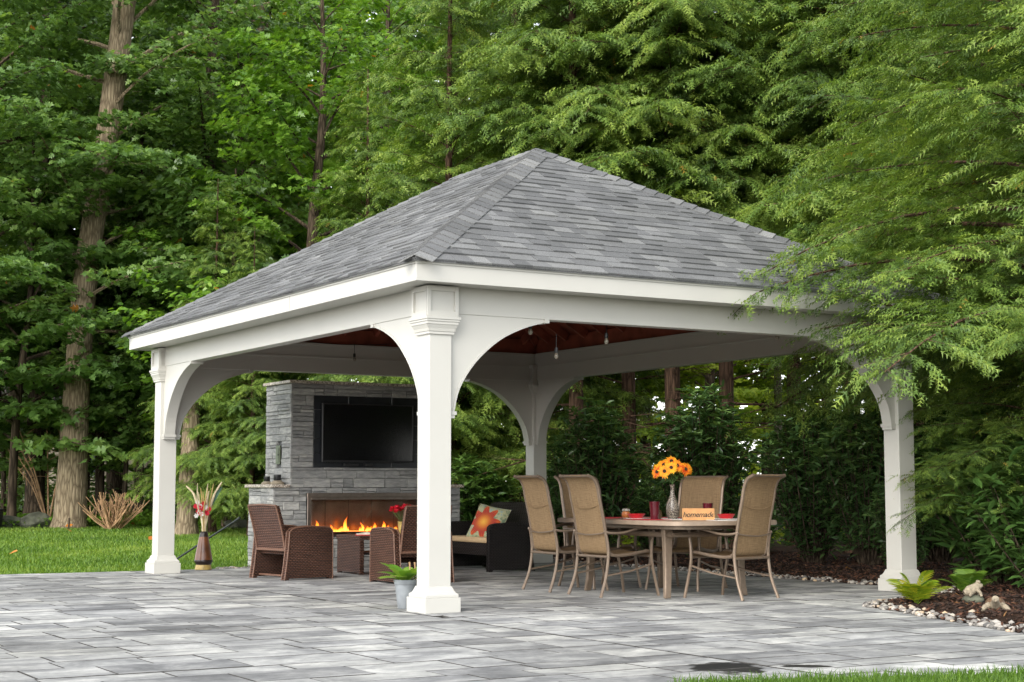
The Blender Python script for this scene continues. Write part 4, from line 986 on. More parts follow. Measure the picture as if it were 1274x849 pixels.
c0 = dining_chair()
for k, (loc, rz, lab) in enumerate(spots):
    o = c0 if k == 0 else copy_tree(c0); o.location = loc; o.rotation_euler = (0, 0, rz); tag(o, lab, 'dining chair', 'tan sling dining chairs around the table')
TX0, TX1, TY0, TY1 = 2.47, 3.77, -.10, 2.06; tcx, tcy = (TX0 + TX1) / 2, (TY0 + TY1) / 2
tb = empty('dining_table', (tcx, tcy, 0)); tag(tb, 'taupe metal dining table with rounded corners', 'dining table')
def rrect(hx, hy, r, n=7):
    out = []
    for cx_, cy_, a0 in ((hx - r, hy - r, 0), (-hx + r, hy - r, 90), (-hx + r, -hy + r, 180), (hx - r, -hy + r, 270)):
        out += [(cx_ + r * math.cos(R(a0 + 90 * k / (n - 1))), cy_ + r * math.sin(R(a0 + 90 * k / (n - 1)))) for k in range(n)]
    return out
hx, hy = (TX1 - TX0) / 2, (TY1 - TY0) / 2
m_ = MB(); m_.loft([[(p[0], p[1], z) for p in rrect(hx - e, hy - e, .17)] for e, z in ((.012, .688), (.0, .694), (0, .728), (.006, .735), (.02, .735))]); m_.build('table_top', M['tabletop'], tb, smooth=True)
m_ = MB()
for a, b in (((-.46, -.78), (.46, -.78)), ((.46, -.78), (.46, .78)), ((.46, .78), (-.46, .78)), ((-.46, .78), (-.46, -.78))):
    m_.tube([(a[0], a[1], .60), (b[0], b[1], .60)], .022, 4)
m_.build('rail', BR, tb)
m_ = MB(); m_.loft([[(p[0], p[1], z) for p in rrect(hx - .10, hy - .10, .2)] for z in (.655, .6875)]); m_.build('apron', BR, tb)
for sx in (-1, 1):
    for sy in (-1, 1):
        m_ = MB(); rings = []
        for z, o_, w_ in ((.656, 0, .052), (.55, -.01, .047), (.3, -.015, .040), (.12, -.005, .037), (0, .01, .035)):
            x, y = sx * (.455 + o_), sy * (.675 + o_); rings.append([(x - w_, y - w_ * .6, z), (x + w_, y - w_ * .6, z), (x + w_, y + w_ * .6, z), (x - w_, y + w_ * .6, z)])
        m_.loft(rings); m_.build('leg', BR, tb, bevel=.008, smooth=True)
TT = .7352
def placemat(x, y, rz, mat, label):
    m_ = MB(); m_.loft([[(p[0], p[1], z) for p in rrect(.22, .15, .02, 3)] for z in (0, .003)]); o = m_.build('placemat', mat, None); o.location = (x, y, TT); o.rotation_euler = (0, 0, rz); tag(o, label, 'placemat', 'placemats on the dining table')
placemat(2.74, .72, R(90), M['red_cloth'], 'red placemat on the table before the chair nearest the sign'); placemat(2.74, 1.62, R(90), M['red_cloth'], 'red placemat on the table before the chair towards the loveseat')
placemat(3.50, 1.45, R(95), M['red_cloth'], 'red placemat on the hedge side of the table'); placemat(3.30, .10, R(4), M['white_cloth'], 'white placemat on the table end by the wooden sign'); placemat(3.12, 1.80, R(0), M['red_cloth'], 'red placemat at the far end of the table')
run = MB(); run.box(-.17, .17, -.42, .42, 0, .003); o = run.build('table_runner', M['white_cloth'], None); o.location = (3.12, .85, TT); tag(o, 'white cloth runner down the middle of the dining table', 'table runner')
def bowl(x, y, lab):
    r = empty('bowl', (x, y, TT + .0032)); tag(r, lab, 'bowl', 'red serving dishes')
    m_ = MB(); n = 28; m_.loft([[(r_ * math.cos(2 * math.pi * j / n), r_ * math.sin(2 * math.pi * j / n), z) for j in range(n)] for r_, z in ((.055, 0), (.066, .012), (.088, .047), (.092, .05), (.086, .05), (.06, .014), (.03, .010))]); m_.build('dish', M['red'], r, smooth=True)
    m_ = MB(); m_.lathe([(.105, -.0028), (.13, .004), (.13, .007), (.10, .0)], 28); m_.build('plate', M['white_cloth'], r, smooth=True)
bowl(2.80, 1.00, 'red bowl on the table beside the amber candle jar'); bowl(3.47, .42, 'red bowl on the table behind the wooden sign')
def tumbler(x, y, h, lab):
    r = empty('tumbler', (x, y, TT + .0033)); tag(r, lab, 'tumbler', 'dark red tumblers'); n = 22
    m_ = MB(); m_.loft([[(r_ * math.cos(2 * math.pi * j / n), r_ * math.sin(2 * math.pi * j / n), z) for j in range(n)] for r_, z in ((.036, 0), (.040, .004), (.052, h), (.048, h), (.036, .012), (.01, .010))]); m_.build('cup', M['wine'], r, smooth=True)
    m_ = MB(); m_.lathe([(.0355, -.0008), (.0415, .0), (.042, .006), (.040, .0065)], 22); m_.build('foot', M['wine'], r, smooth=True)
tumbler(2.83, .73, .172, 'tall dark red tumbler beside the mosaic vase'); tumbler(3.40, .62, .155, 'dark red tumbler standing behind the wooden sign')
cj = empty('candle_jar', (2.83, 1.22, TT + .0032)); tag(cj, 'amber candle in a small round glass jar on the table', 'candle jar')
m_ = MB(); m_.lathe([(.03, 0), (.042, .015), (.045, .04), (.04, .062), (.03, .07)], 18); m_.build('candle', M['amber'], cj, smooth=True)
m_ = MB(); m_.lathe([(.034, .0705), (.041, .074), (.038, .095), (.02, .102), (.01, .103)], 18); m_.build('lid', M['glassy'], cj, smooth=True)
pc = empty('pine_cone', (2.93, .78, TT + .0032)); tag(pc, 'small pine cone ornament standing between tumbler and vase', 'pine cone')
m_ = MB(); m_.lathe([(.008, 0), (.018, .01), (.02, .04), (.012, .075), (.003, .09)], 10); m_.build('core', M['shell'], pc)
m_ = MB()
for k in range(60): a = k * 2.399; t = k / 59; rr = .018 * math.sin(math.pi * (t * .85 + .12)) + .004; leaf_geo(m_, (rr * .6 * math.cos(a), rr * .6 * math.sin(a), .008 + t * .075), (math.cos(a), math.sin(a), .5), (0, 0, 1), .018, .014)
m_.build('scale', M['gold_band'], pc)
sv = empty('sunflower_vase', (3.10, .80, TT + .0032)); tag(sv, 'mosaic bottle vase holding orange and yellow sunflowers', 'vase of flowers')
m_ = MB(); m_.lathe([(.045, 0), (.052, .012), (.064, .06), (.066, .10), (.058, .15), (.036, .205), (.022, .245), (.019, .285), (.022, .32), (.030, .338), (.026, .340)], 24); m_.build('vase', M['mosaic'], sv, smooth=True)
fl_pos = [(-.15, -.02, .465), (-.085, -.10, .47), (-.02, -.10, .505), (.045, -.05, .525), (-.075, .06, .535), (.0, .05, .545), (.13, -.03, .49), (.165, .05, .50), (-.13, .07, .49), (.06, .10, .51), (-.01, -.04, .57)]
for k, (a, b, z) in enumerate(fl_pos):
    # spread in the picture plane and in depth: local right = VR, towards the camera = -VD
    p = Vector((VR[0] * a - VD[0] * -b, VR[1] * a - VD[1] * -b, z)); nrm_ = Vector((-VD[0] * (.75 - b * 2) + VR[0] * a * 4, -VD[1] * (.75 - b * 2) + VR[1] * a * 4, .35 + (z - .5) * 4)).normalized()
    t1 = nrm_.orthogonal().normalized(); t2 = nrm_.cross(t1); m_ = MB(); sz = random.uniform(.062, .082)
    for q in range(34):
        b2 = q * 2 * math.pi / 17 + (0 if q < 17 else .18) + random.uniform(-.05, .05); lift = .16 if q < 17 else .34
        d_ = (t1 * math.cos(b2) + t2 * math.sin(b2)) + nrm_ * lift; m_.cur = min(1, max(0, random.gauss((.3, .55, .85)[k % 3], .15)))
        leaf_geo(m_, p, d_, nrm_, sz * random.uniform(.85, 1.15) * (1 if q < 17 else .8), .021, .25, .1, (m_.cur - .45, m_.cur + .25))
    fo_ = m_.build('flower', M['yellow_petal'], sv)
    m_ = MB(); n = 14
    m_.loft([[p + (t1 * math.cos(2 * math.pi * j / n) + t2 * math.sin(2 * math.pi * j / n)) * r_ + nrm_ * h for j in range(n)] for r_, h in ((.019, .002), (.018, .010), (.011, .014), (.003, .013))]); m_.build('flower_centre', M['seed'], fo_, smooth=True)
    m_ = MB(); m_.tube([(0, 0, .25), (0, 0, .345), (p.x * .5, p.y * .5, .345 + (z - .345) * .6), p - nrm_ * .01], .0035, 5); m_.build('stem', M['stem'], fo_)
m_ = MB()
for k in range(46):
    a = k * 2.399; rr = .03 + .12 * random.random(); m_.cur = random.random(); leaf_geo(m_, (rr * .4 * math.cos(a), rr * .4 * math.sin(a), .37 + random.random() * .09), (math.cos(a), math.sin(a), random.uniform(-.3, .5)), (0, 0, 1), .09, .034, .3)
m_.build('foliage', M['laurel_light'], sv)
sg = empty('table_sign', (3.06, .33, TT + .0), R(-30)); tag(sg, 'small wooden sign reading homemade on the dining table', 'sign')
sw, sh = .155, .112
m_ = MB(); m_.box(-sw, sw, -.012, .012, 0, sh); m_.build('board', M['wood_sign'], sg, bevel=.003)
m_ = MB()
for q in ((-sw, sw, 0, .008), (-sw, sw, sh - .008, sh), (-sw, -sw + .008, .008, sh - .008), (sw - .008, sw, .008, sh - .008)): m_.box(q[0], q[1], -.0150, -.0121, q[2], q[3])
m_.build('frame', M['wood_sign'], sg)
cu = bpy.data.curves.new('lettering', 'FONT'); cu.body = 'homemade'; cu.size = .070; cu.shear = .25; cu.extrude = .0006; cu.align_x = 'CENTER'; cu.offset = .0008; cu.space_character = .95
tmp = bpy.data.objects.new('tmp', cu); COL.objects.link(tmp); bpy.context.view_layer.update()
me = bpy.data.meshes.new_from_object(tmp); bpy.data.objects.remove(tmp); me.materials.clear(); me.materials.append(M['ink'])
lt = link('lettering', me, sg); lt.location = (0, -.0130, .030); lt.rotation_euler = (R(90), 0, 0)

# ------------------------------------------------------------------ string lights, vases, pots
def string_light(pts, bulbs, label):
    r = empty('string_light', pts[0]); tag(r, label, 'string light', 'globe string lights under the pavilion roof'); o = Vector(pts[0])
    m_ = MB(); pp = []
    for a, b in zip(pts[:-1], pts[1:]):
        for t in np.linspace(0, 1, 8, endpoint=False): q = Vector(a).lerp(Vector(b), t); q.z -= .05 * math.sin(math.pi * t); pp.append(q - o)
    pp.append(Vector(pts[-1]) - o); m_.tube(pp, .0045, 5); m_.build('cord', M['black'], r)
    for b in bulbs:
        q = Vector(b) - o
        m_ = MB(); m_.lathe([(.004, .20), (.004, .075), (.016, .073), (.018, .04), (.016, .025)], 10, q.x, q.y, q.z); so_ = m_.build('socket', M['black'], r, smooth=True)
        m_ = MB(); m_.lathe([(.011, .0245), (.018, .008), (.021, -.008), (.016, -.024), (.005, -.032)], 12, q.x, q.y, q.z); m_.build('bulb', M['glassy'], so_, smooth=True)
string_light([(1.05, .30, 2.72), (1.55, .45, 2.70), (2.10, .32, 2.70), (4.2, .3, 2.75)], [(1.145, .30, 2.47), (1.50, .42, 2.27), (1.98, .30, 2.42), (4.03, .27, 2.56)], 'black corded bulb string along the beam over the dining table')
string_light([(-.02 + .15, 2.0, 2.86), (.3, 3.2, 2.9), (1.2, 6.7, 2.95), (3.0, 6.9, 2.95)], [(.22, 2.35, 2.62), (2.42, 6.82, 2.72)], 'black corded bulb string above the wicker armchairs')

vs_ = empty('floor_vase', (.69, 7.60, 0)); tag(vs_, 'tall brown cone floor vase with dried reeds beside the white post', 'vase')
m_ = MB(); m_.lathe([(.098, 0), (.108, .006), (.104, .03), (.096, .06), (.094, .066)], 28); m_.build('foot', M['gold_band'], vs_, smooth=True)
m_ = MB(); m_.lathe([(.0945, .0665), (.10, .075), (.118, .105), (.120, .115), (.114, .128)], 28); m_.build('band', M['dark_glaze'], vs_, smooth=True)
m_ = MB(); m_.lathe([(.1135, .1285), (.108, .17), (.082, .31), (.060, .42)], 28); m_.build('body', M['brown_glaze'], vs_, smooth=True)
m_ = MB(); m_.lathe([(.0605, .4205), (.052, .455), (.045, .478), (.048, .486), (.040, .488)], 28); m_.build('neck', M['dark_glaze'], vs_, smooth=True)
for k in range(16):
    a = random.uniform(0, 6.28); sp_ = random.uniform(.03, .15); h = random.uniform(.86, 1.14); m_ = MB()
    m_.tube(crom([(.02 * math.cos(a), .02 * math.sin(a), .40), (.03 * math.cos(a), .03 * math.sin(a), .65), (sp_ * .7 * math.cos(a), sp_ * .7 * math.sin(a), .8), (sp_ * 1.1 * math.cos(a + .3), sp_ * 1.1 * math.sin(a + .3), h)], 4), [.006] * 5 + [.008] * 7 + [.003], 5); m_.build('reed', M['reed'] if k % 2 else M['reed_pale'], vs_)
for s, h, rr in ((-1, 1.07, .24), (1, 1.12, .22)):
    m_ = MB(); c_ = lambda a, z: (VR[0] * a, VR[1] * a, z); m_.tube(crom([c_(0, .45), c_(s * .05, .72), c_(s * rr * .45, .88), c_(s * rr * .62, .98), c_(s * rr, h)], 4), [.012] * 6 + [.016] * 6 + [.012] * 4 + [.005], 6); m_.build('reed', M['reed_pale'], vs_, smooth=True)
m_ = MB(); leaf_geo(m_, (0, 0, .70), (VR[0] * .55, VR[1] * .55, 1), (-VD[0], -VD[1], .3), .42, .065, .2); m_.build('leaf', M['reed_leaf'], vs_)
for k in range(18):
    a, z = random.uniform(-.11, .09), random.uniform(.68, .86); m_ = MB(); p = Vector((VR[0] * a - VD[0] * .04, VR[1] * a - VD[1] * .04, z))
    for q in range(6): b = q * 1.05; leaf_geo(m_, p, (VR[0] * math.cos(b) - VD[0] * .3, VR[1] * math.cos(b) - VD[1] * .3, math.sin(b)), (-VD[0], -VD[1], 0), .034, .022)
    m_.build('blossom', M['red_petal'] if k % 3 else M['white_cloth'], vs_)
fp_ = empty('flower_pot', (-.03, .47, 0)); tag(fp_, 'grey plastic pot with leafy green plant against the front post', 'potted plant')
n = 26
m_ = MB(); m_.loft([[(r_ * math.cos(2 * math.pi * j / n), r_ * math.sin(2 * math.pi * j / n), z) for j in range(n)] for r_, z in ((.062, 0), (.066, .004), (.092, .205), (.096, .207), (.100, .212), (.103, .245), (.104, .25), (.098, .25), (.092, .225), (.03, .222))]); m_.build('pot', M['pot'], fp_, smooth=True)
m_ = MB(); m_.lathe([(.091, .2255), (.05, .232), (.01, .234)], 16); m_.build('soil', M['soil'], fp_)
for k in range(22):
    a = k * 2.399; up_ = random.uniform(.7, 1.5) if k > 6 else 2.4; m_ = MB(); m_.cur = random.random()
    leaf_geo(m_, (.03 * math.cos(a), .03 * math.sin(a), .228), (math.cos(a), math.sin(a), up_), (math.cos(a) * -.6, math.sin(a) * -.6, 1), random.uniform(.17, .235), random.uniform(.085, .11), .55, .15, None, ((0, .12), (.2, .4), (.45, .95), (.7, 1), (.9, .7), (1, .1))); m_.build('leaf', M['hosta'], fp_, smooth=True)
for dx in (.03, .075):
    m_ = MB(); m_.tube([(VR[0] * dx, VR[1] * dx, .22), (VR[0] * (dx + .01), VR[1] * (dx + .01), .33), (VR[0] * (dx + .005), VR[1] * (dx + .005), .40)], [.006, .006, .009], 6); m_.build('stem', M['twig'], fp_)
# garden figures
def blob(m_, c, r, n=12):
    rings = []
    for k in range(1, n): th = math.pi * k / n; rings.append([(c[0] + r[0] * math.sin(th) * math.cos(2 * math.pi * j / 14), c[1] + r[1] * math.sin(th) * math.sin(2 * math.pi * j / 14), c[2] - r[2] * math.cos(th)) for j in range(14)])
    m_.loft(rings)
bz = lambda x, y: float(bed_z(np.array([x]), np.array([y]))[0])
tx, ty = 3.62, -2.86; tu = empty('garden_turtle', (tx, ty, bz(tx, ty) - .004), math.atan2(-VD[1] - .1, -VD[0] - .5)); tag(tu, 'cream stone turtle figure with brown shell on the mulch', 'garden ornament')
m_ = MB(); blob(m_, (-.05, 0, .055), (.10, .08, .055)); m_.build('shell', M['shell'], tu, smooth=True)
m_ = MB(); m_.tube([(-.13, 0, .035), (-.06, 0, .04), (.02, 0, .045), (.06, 0, .06), (.09, 0, .085), (.12, 0, .10), (.145, 0, .095)], [.03, .05, .05, .035, .028, .03, .012], 10)
for s in (-1, 1): m_.tube([(.02, s * .05, .045), (.06, s * .085, .03), (.09, s * .105, .008)], [.028, .022, .014], 8); m_.tube([(-.09, s * .03, .035), (-.13, s * .085, .02), (-.14, s * .10, .006)], [.026, .02, .012], 8)
m_.build('body', M['cream_stone'], tu, smooth=True)
tx, ty = 4.30, -1.98; fr_ = empty('garden_frog', (tx, ty, bz(tx, ty) - .006), math.atan2(VR[1], VR[0])); tag(fr_, 'pale stone frog figure sitting on a rock beside the fern', 'garden ornament')
m_ = MB(); blob(m_, (0, 0, .03), (.10, .07, .045)); m_.build('rock', M['rock'], fr_, smooth=True)
m_ = MB(); m_.tube([(-.075, 0, .085), (-.03, 0, .105), (.02, 0, .13), (.055, 0, .155), (.085, 0, .152)], [.025, .048, .042, .036, .016], 10)
for s in (-1, 1): m_.tube([(.03, s * .03, .12), (.055, s * .05, .09), (.06, s * .055, .062)], [.018, .014, .012], 8); m_.tube([(-.06, s * .03, .09), (-.01, s * .06, .10), (-.05, s * .07, .065)], [.026, .02, .012], 8)
m_.build('body', M['cream_stone'], fr_, smooth=True)
for s in (-1, 1): m_ = MB(); blob(m_, (.05, s * .024, .186), (.014, .012, .014), 8); m_.build('eye', M['cream_stone'], fr_, smooth=True)
# ------------------------------------------------------------------ vegetation
def unit(v): return v / np.maximum(np.linalg.norm(v, axis=-1, keepdims=True), 1e-9)
def expand(P, T, Nn, S, tv, tf, tint):
    T = unit(T); Bn = unit(np.cross(Nn, T)); Nn = np.cross(T, Bn); k = len(tv); S = S[:, None, None]
    V = P[:, None] + S * (T[:, None] * tv[None, :, 0:1] + Bn[:, None] * tv[None, :, 1:2] + Nn[:, None] * tv[None, :, 2:3])
    F = tf[None] + (np.arange(len(P)) * k)[:, None, None]
    return V.reshape(-1, 3), F.reshape(-1, 3), np.repeat(tint, k)
def tpl_sprig(pairs=3):
    v = [(0, -.035, 0), (0, .035, 0), (1, 0, -.12)]; f = [(0, 1, 2)]
    for i in range(pairs):
        x = .06 + .70 * i / max(pairs - 1, 1); l = .48 * (1 - .55 * x)
        for s in (1, -1):
            n = len(v); v += [(x - .02, 0, -.1 * x * x), (x + .13, 0, -.1 * x * x), (x + l * .72, s * l * .80, -.1 * x * x - .10)]; f.append((n, n + 1, n + 2) if s > 0 else (n + 1, n, n + 2))
    return np.array(v, float), np.array(f)
def tpl_lobed():
    o = [(0, 0), (.10, .30), (.30, .40), (.34, .17), (.60, .40), (.64, .15), (1, 0), (.64, -.15), (.60, -.40), (.34, -.17), (.30, -.40), (.10, -.30)]
    v = [(.40, 0, -.03)] + [(x, y, .10 * abs(y) - .10 * x * x) for x, y in o]; n = len(o)
    return np.array(v, float), np.array([(0, 1 + k, 1 + (k + 1) % n) for k in range(n)])
def tpl_oval():
    v = [(0, 0, 0), (.3, .24, .03), (.3, -.24, .03), (.75, .17, -.02), (.75, -.17, -.02), (1, 0, -.1)]
    return np.array(v, float), np.array([(0, 2, 1), (1, 2, 4), (1, 4, 3), (3, 4, 5)])
def tpl_lance():
    v = [(0, 0, 0), (.22, .12, .03), (.22, 0, -.01), (.22, -.12, .03), (.6, .135, 0), (.6, 0, -.05), (.6, -.135, 0), (1, 0, -.16)]
    return np.array(v, float), np.array([(0, 2, 1), (0, 3, 2), (1, 2, 5), (1, 5, 4), (2, 3, 6), (2, 6, 5), (4, 5, 7), (5, 6, 7)])
SPRIG, SPRIG_HI, LOBED, OVAL, LANCE = tpl_sprig(3), tpl_sprig(4), tpl_lobed(), tpl_oval(), tpl_lance()

def branch_nodes(rg, bs, sec_step, sec_ratio, sec_ang, node_step, sec_droop, min_s=.18, shape=.75, fluff=.14):
    """bs: list of (base, azimuth, length, elevation, droop). Gives the nodes on side shoots, their directions and the wood lines."""
    P, T, Bi, lines, Tt, Oz = [], [], [], [], [], []
    for bi, (b, az, L, el, dr) in enumerate(bs):
        ca, sa = math.cos(az), math.sin(az); wig = rg.uniform(-.25, .25)
        def pos(s):
            s = np.asarray(s)[..., None]; side = wig * s * s
            return b + L * (s * math.cos(el) * np.array([ca, sa, 0]) + side * np.array([-sa, ca, 0]) + np.array([0, 0, 1]) * (s * math.sin(el) - dr * s * s))
        ss = np.linspace(0, 1, 7); lines.append((pos(ss), L))
        ns = max(3, int(L / sec_step))
        for s in np.linspace(min_s, .99, ns):
            s = min(.995, s + rg.uniform(-.02, .02))
            for sd in (-1, 1):
                l2 = (sec_ratio * L * (1 - s) ** shape + .22 + .06 * L) * rg.uniform(.6, 1.15); az2 = az + sd * (sec_ang + rg.uniform(-.22, .22)) + wig * s
                d = np.array([math.cos(az2), math.sin(az2), math.sin(el) * .5 - dr * s + rg.uniform(-fluff, fluff * .8)])
                m = max(2, int(l2 / node_step)); t = (np.arange(m) + rg.random(m) * .7) / m
                p0 = pos(s); p = p0 + l2 * (t[:, None] * d) - np.array([0, 0, 1]) * (sec_droop * l2 * t * t)[:, None]
                dd = d[None] - np.array([0, 0, 1]) * (2 * sec_droop * t)[:, None]
                P.append(p); T.append(dd); Bi.append(np.full(m, bi)); Tt.append(t); Oz.append(np.repeat([[ca, sa, 0]], m, 0))
                if rg.random() < .3: lines.append((np.stack([p0, p[m // 2], p[-1]]), l2 * .35))
    return np.concatenate(P), np.concatenate(T), np.concatenate(Bi), lines, np.concatenate(Tt), np.concatenate(Oz)
def wood(m_, lines, k=.011):
    for pts, L in lines:
        n = len(pts); r0 = max(.004, L * k); m_.tube([tuple(p) for p in pts], [r0 * (1 - .8 * i / (n - 1)) for i in range(n)], 4 if L > 1 else 3)
def hemlock_crown(seed, H, z0, Rm, nb, sprig=.15, node=.075, tpl=SPRIG, step=.20, low=1.35, per=2, sdroop=.30):
    rg = np.random.default_rng(seed); bs = []
    for i in range(nb):
        h = z0 + (H * .99 - z0) * ((i + rg.random()) / nb) ** low; f = (H - h) / (H - z0)
        L = Rm * (f ** .75) * rg.uniform(.65, 1.12) + .25; az = i * 2.399 + rg.uniform(-.4, .4)
        bs.append((np.array([0, 0, h]), az, L, R(rg.uniform(6, 34) + 14 * (1 - f)), rg.uniform(.16, .46)))
    P, T, Bi, lines, tt, oz = branch_nodes(rg, bs, step, .36, .95, node, sdroop, fluff=.42)
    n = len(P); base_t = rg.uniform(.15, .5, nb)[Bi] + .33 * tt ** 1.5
    Pa, Ta, ta = [], [], []
    for q in range(per):
        sd = 1 if q % 2 else -1; a = sd * rg.uniform(.45, .95, n); c, s = np.cos(a), np.sin(a)
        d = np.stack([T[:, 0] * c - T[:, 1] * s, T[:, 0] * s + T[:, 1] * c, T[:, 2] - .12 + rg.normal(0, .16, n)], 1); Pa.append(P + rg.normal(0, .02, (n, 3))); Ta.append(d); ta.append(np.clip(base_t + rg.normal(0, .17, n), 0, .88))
    Pa, Ta, ta = np.concatenate(Pa), np.concatenate(Ta), np.concatenate(ta)
    Nn = np.array([0, 0, 1.0]) + .55 * np.concatenate([oz] * per) + rg.normal(0, .34, (len(Pa), 3)); odd = rg.random(len(Pa)) < .002; ta[odd] = 1.05
    V, F, t = expand(Pa, Ta, Nn, rg.uniform(.7, 1.35, len(Pa)) * sprig, *tpl, ta)
    return V, F, t, lines
def trunk_geo(m_, path, rad, n=12, flare=1.35):
    pts = crom(path, 4); k = len(pts); r = np.interp(np.linspace(0, 1, k), np.linspace(0, 1, len(rad)), rad)
    r[0] *= flare; m_.tube([tuple(p) for p in pts], list(r), n)
def hemlock_proto(seed, H, z0, Rm, nb, r0, dead=8, **kw):
    root = empty('hemlock_tree', (0, 0, 0)); V, F, t, lines = hemlock_crown(seed, H, z0, Rm, nb, **kw); rg = np.random.default_rng(seed + 5)
    m_ = MB(); trunk_geo(m_, [(0, 0, -.15), (.03, .02, H * .3), (-.02, .03, H * .6), (0, 0, H)], [r0, r0 * .8, r0 * .45, .02], 12); wood(m_, lines, .009)
    tk = m_.build('trunk', M['bark_hem'], root, smooth=True)
    if dead:                                          # bare dead limbs under the crown
        for i in range(dead):
            m_ = MB(); h = rg.uniform(1.2, z0 + .2); az = rg.uniform(0, 6.28); L = rg.uniform(.8, 2.0); d = np.array([math.cos(az), math.sin(az), rg.uniform(-.15, .25)]); p = np.array([0, 0, h]); ln = [(np.stack([p, p + d * L * .5, p + d * L + np.array([0, 0, -.12 * L])]), L * 1.2)]
            for q in range(5): s = rg.uniform(.25, .95); az2 = az + rg.choice([-1, 1]) * rg.uniform(.5, 1.1); a = p + d * L * s; ln.append((np.stack([a, a + .25 * np.array([math.cos(az2), math.sin(az2), .1]), a + .5 * np.array([math.cos(az2), math.sin(az2), rg.uniform(-.3, .3)])]), .6))
            wood(m_, ln, .010); m_.build('dead_limb', M['bark_hem'], tk)
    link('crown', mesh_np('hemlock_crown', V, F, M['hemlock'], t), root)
    return root
def leafy_crown(seed, bs, leaf=.12, node=.13, per=3, tpl=LOBED, sec_step=.33, ratio=.40):
    rg = np.random.default_rng(seed); P, T, Bi, lines, tt, oz = branch_nodes(rg, bs, sec_step, ratio, .85, node, .10, min_s=.25, shape=.8); n = len(P); bt = rg.uniform(.3, .7, len(bs))[Bi]
    Pa, Ta, ta = [], [], []
    for q in range(per):
        a = rg.uniform(-1.6, 1.6, n); c, s = np.cos(a), np.sin(a); Pa.append(P + rg.normal(0, .06, (n, 3)) * np.array([1, 1, .6])); Ta.append(np.stack([T[:, 0] * c - T[:, 1] * s, T[:, 0] * s + T[:, 1] * c, rg.normal(-.25, .30, n)], 1)); ta.append(np.clip(bt + rg.normal(0, .2, n), 0, .88))
    Pa, Ta, ta = np.concatenate(Pa), np.concatenate(Ta), np.concatenate(ta); ta[rg.random(len(ta)) < .0012] = 1.1
    Nn = np.array([0, 0, 1.0]) + .45 * np.concatenate([oz] * per) + rg.normal(0, .5, (len(Pa), 3))
    V, F, t = expand(Pa, Ta, Nn, rg.uniform(.75, 1.25, len(Pa)) * leaf, *tpl, ta); return V, F, t, lines
def limb_set(rg, nb, z0, z1, Lmin, Lmax, path=None, el=(5, 35), dr=(.10, .3)):
    bs = []
    for i in range(nb):
        h = z0 + (z1 - z0) * (i + rg.random()) / nb; f = (h - z0) / (z1 - z0); L = (Lmin + (Lmax - Lmin) * math.sin(math.pi * min(1, .25 + .75 * f)) ** .8) * rg.uniform(.75, 1.15)
        b = np.array([0, 0, h]) if path is None else np.array([np.interp(h, path[:, 2], path[:, 0]), np.interp(h, path[:, 2], path[:, 1]), h])
        bs.append((b, i * 2.399 + rg.uniform(-.5, .5), L, R(rg.uniform(*el) + 25 * f), rg.uniform(*dr)))
    return bs
def broadleaf_proto(name, seed, path, rad, nb, z0, z1, Lmin, Lmax, leafm, barkm, **kw):
    root = empty(name, (0, 0, 0)); rg = np.random.default_rng(seed); pa = np.array(crom(path, 6)); V, F, t, lines = leafy_crown(seed, limb_set(rg, nb, z0, z1, Lmin, Lmax, pa), **kw)
    m_ = MB(); trunk_geo(m_, path, rad, 14); wood(m_, lines, .012); m_.build('trunk', M[barkm], root, smooth=True); link('crown', mesh_np('leaf_crown', V, F, M[leafm], t), root); return root
def place(root, u, D, rz=0, sc=1.0, label=None, cat='tree', group=None, first=False, dz=-.05):
    o = root if first else copy_tree(root); x, y = pix(u, D); o.location = (x, y, float(rise(x, y)) + dz); o.rotation_euler = (0, 0, rz); o.scale = (sc, sc, sc); tag(o, label, cat, group); return o

# broadleaved forest edge on the left
big = broadleaf_proto('oak_tree', 11, [(0, 0, -.2), (.04, -.02, 1.5), (.08, -.04, 3.2), (.20, -.12, 5.6), (.42, -.25, 7.6), (.60, -.36, 9.3), (.82, -.49, 11.8), (1.0, -.6, 15)], [.38, .31, .28, .26, .25, .25, .24, .08], 34, 4.2, 15.0, 2.2, 4.4, 'oak', 'bark_big', leaf=.155, node=.165, per=4, sec_step=.36)
place(big, 92, 34.3, 0, 1, 'big pale-barked oak with the thickest trunk, standing at the lawn edge', first=True)
oakA = broadleaf_proto('oak_tree', 23, [(0, 0, -.2), (.1, .05, 3), (.25, .0, 7), (.2, .1, 11), (.3, .1, 15)], [.24, .21, .18, .13, .04], 40, 2.4, 14.0, 2.0, 3.9, 'oak', 'bark', leaf=.155, node=.13, per=4, sec_step=.33)
GL = 'broadleaved trees at the forest edge'
place(oakA, 49, 37.5, 1.0, 1.0, 'dark oak with slim leaning trunk just behind the big pale oak', group=GL, first=True)
lab_oak = 'dark green oak standing in the wood behind the lawn'
for u, D, rz, sc in ((-25, 33, 2.2, .95), (262, 37, 3.7, 1.05), (-60, 42, 5, 1.1), (20, 46, .4, 1.2), (150, 44, 2.9, 1.15), (330, 45, 1.7, 1.2), (205, 50, 4.4, 1.25), (90, 54, 5.6, 1.3), (430, 50, 3.1, 1.25), (560, 47, 0.9, 1.25), (650, 41, 2.0, 1.2), (-120, 37, 1.1, 1.0), (-10, 56, 3.0, 1.5), (60, 60, 1.2, 1.5), (170, 57, 5.1, 1.5), (270, 54, .2, 1.45), (370, 56, 3.8, 1.5), (500, 58, 2.2, 1.5), (-90, 52, 4.0, 1.4)):
    place(oakA, u, D, rz, sc, lab_oak, group=GL)
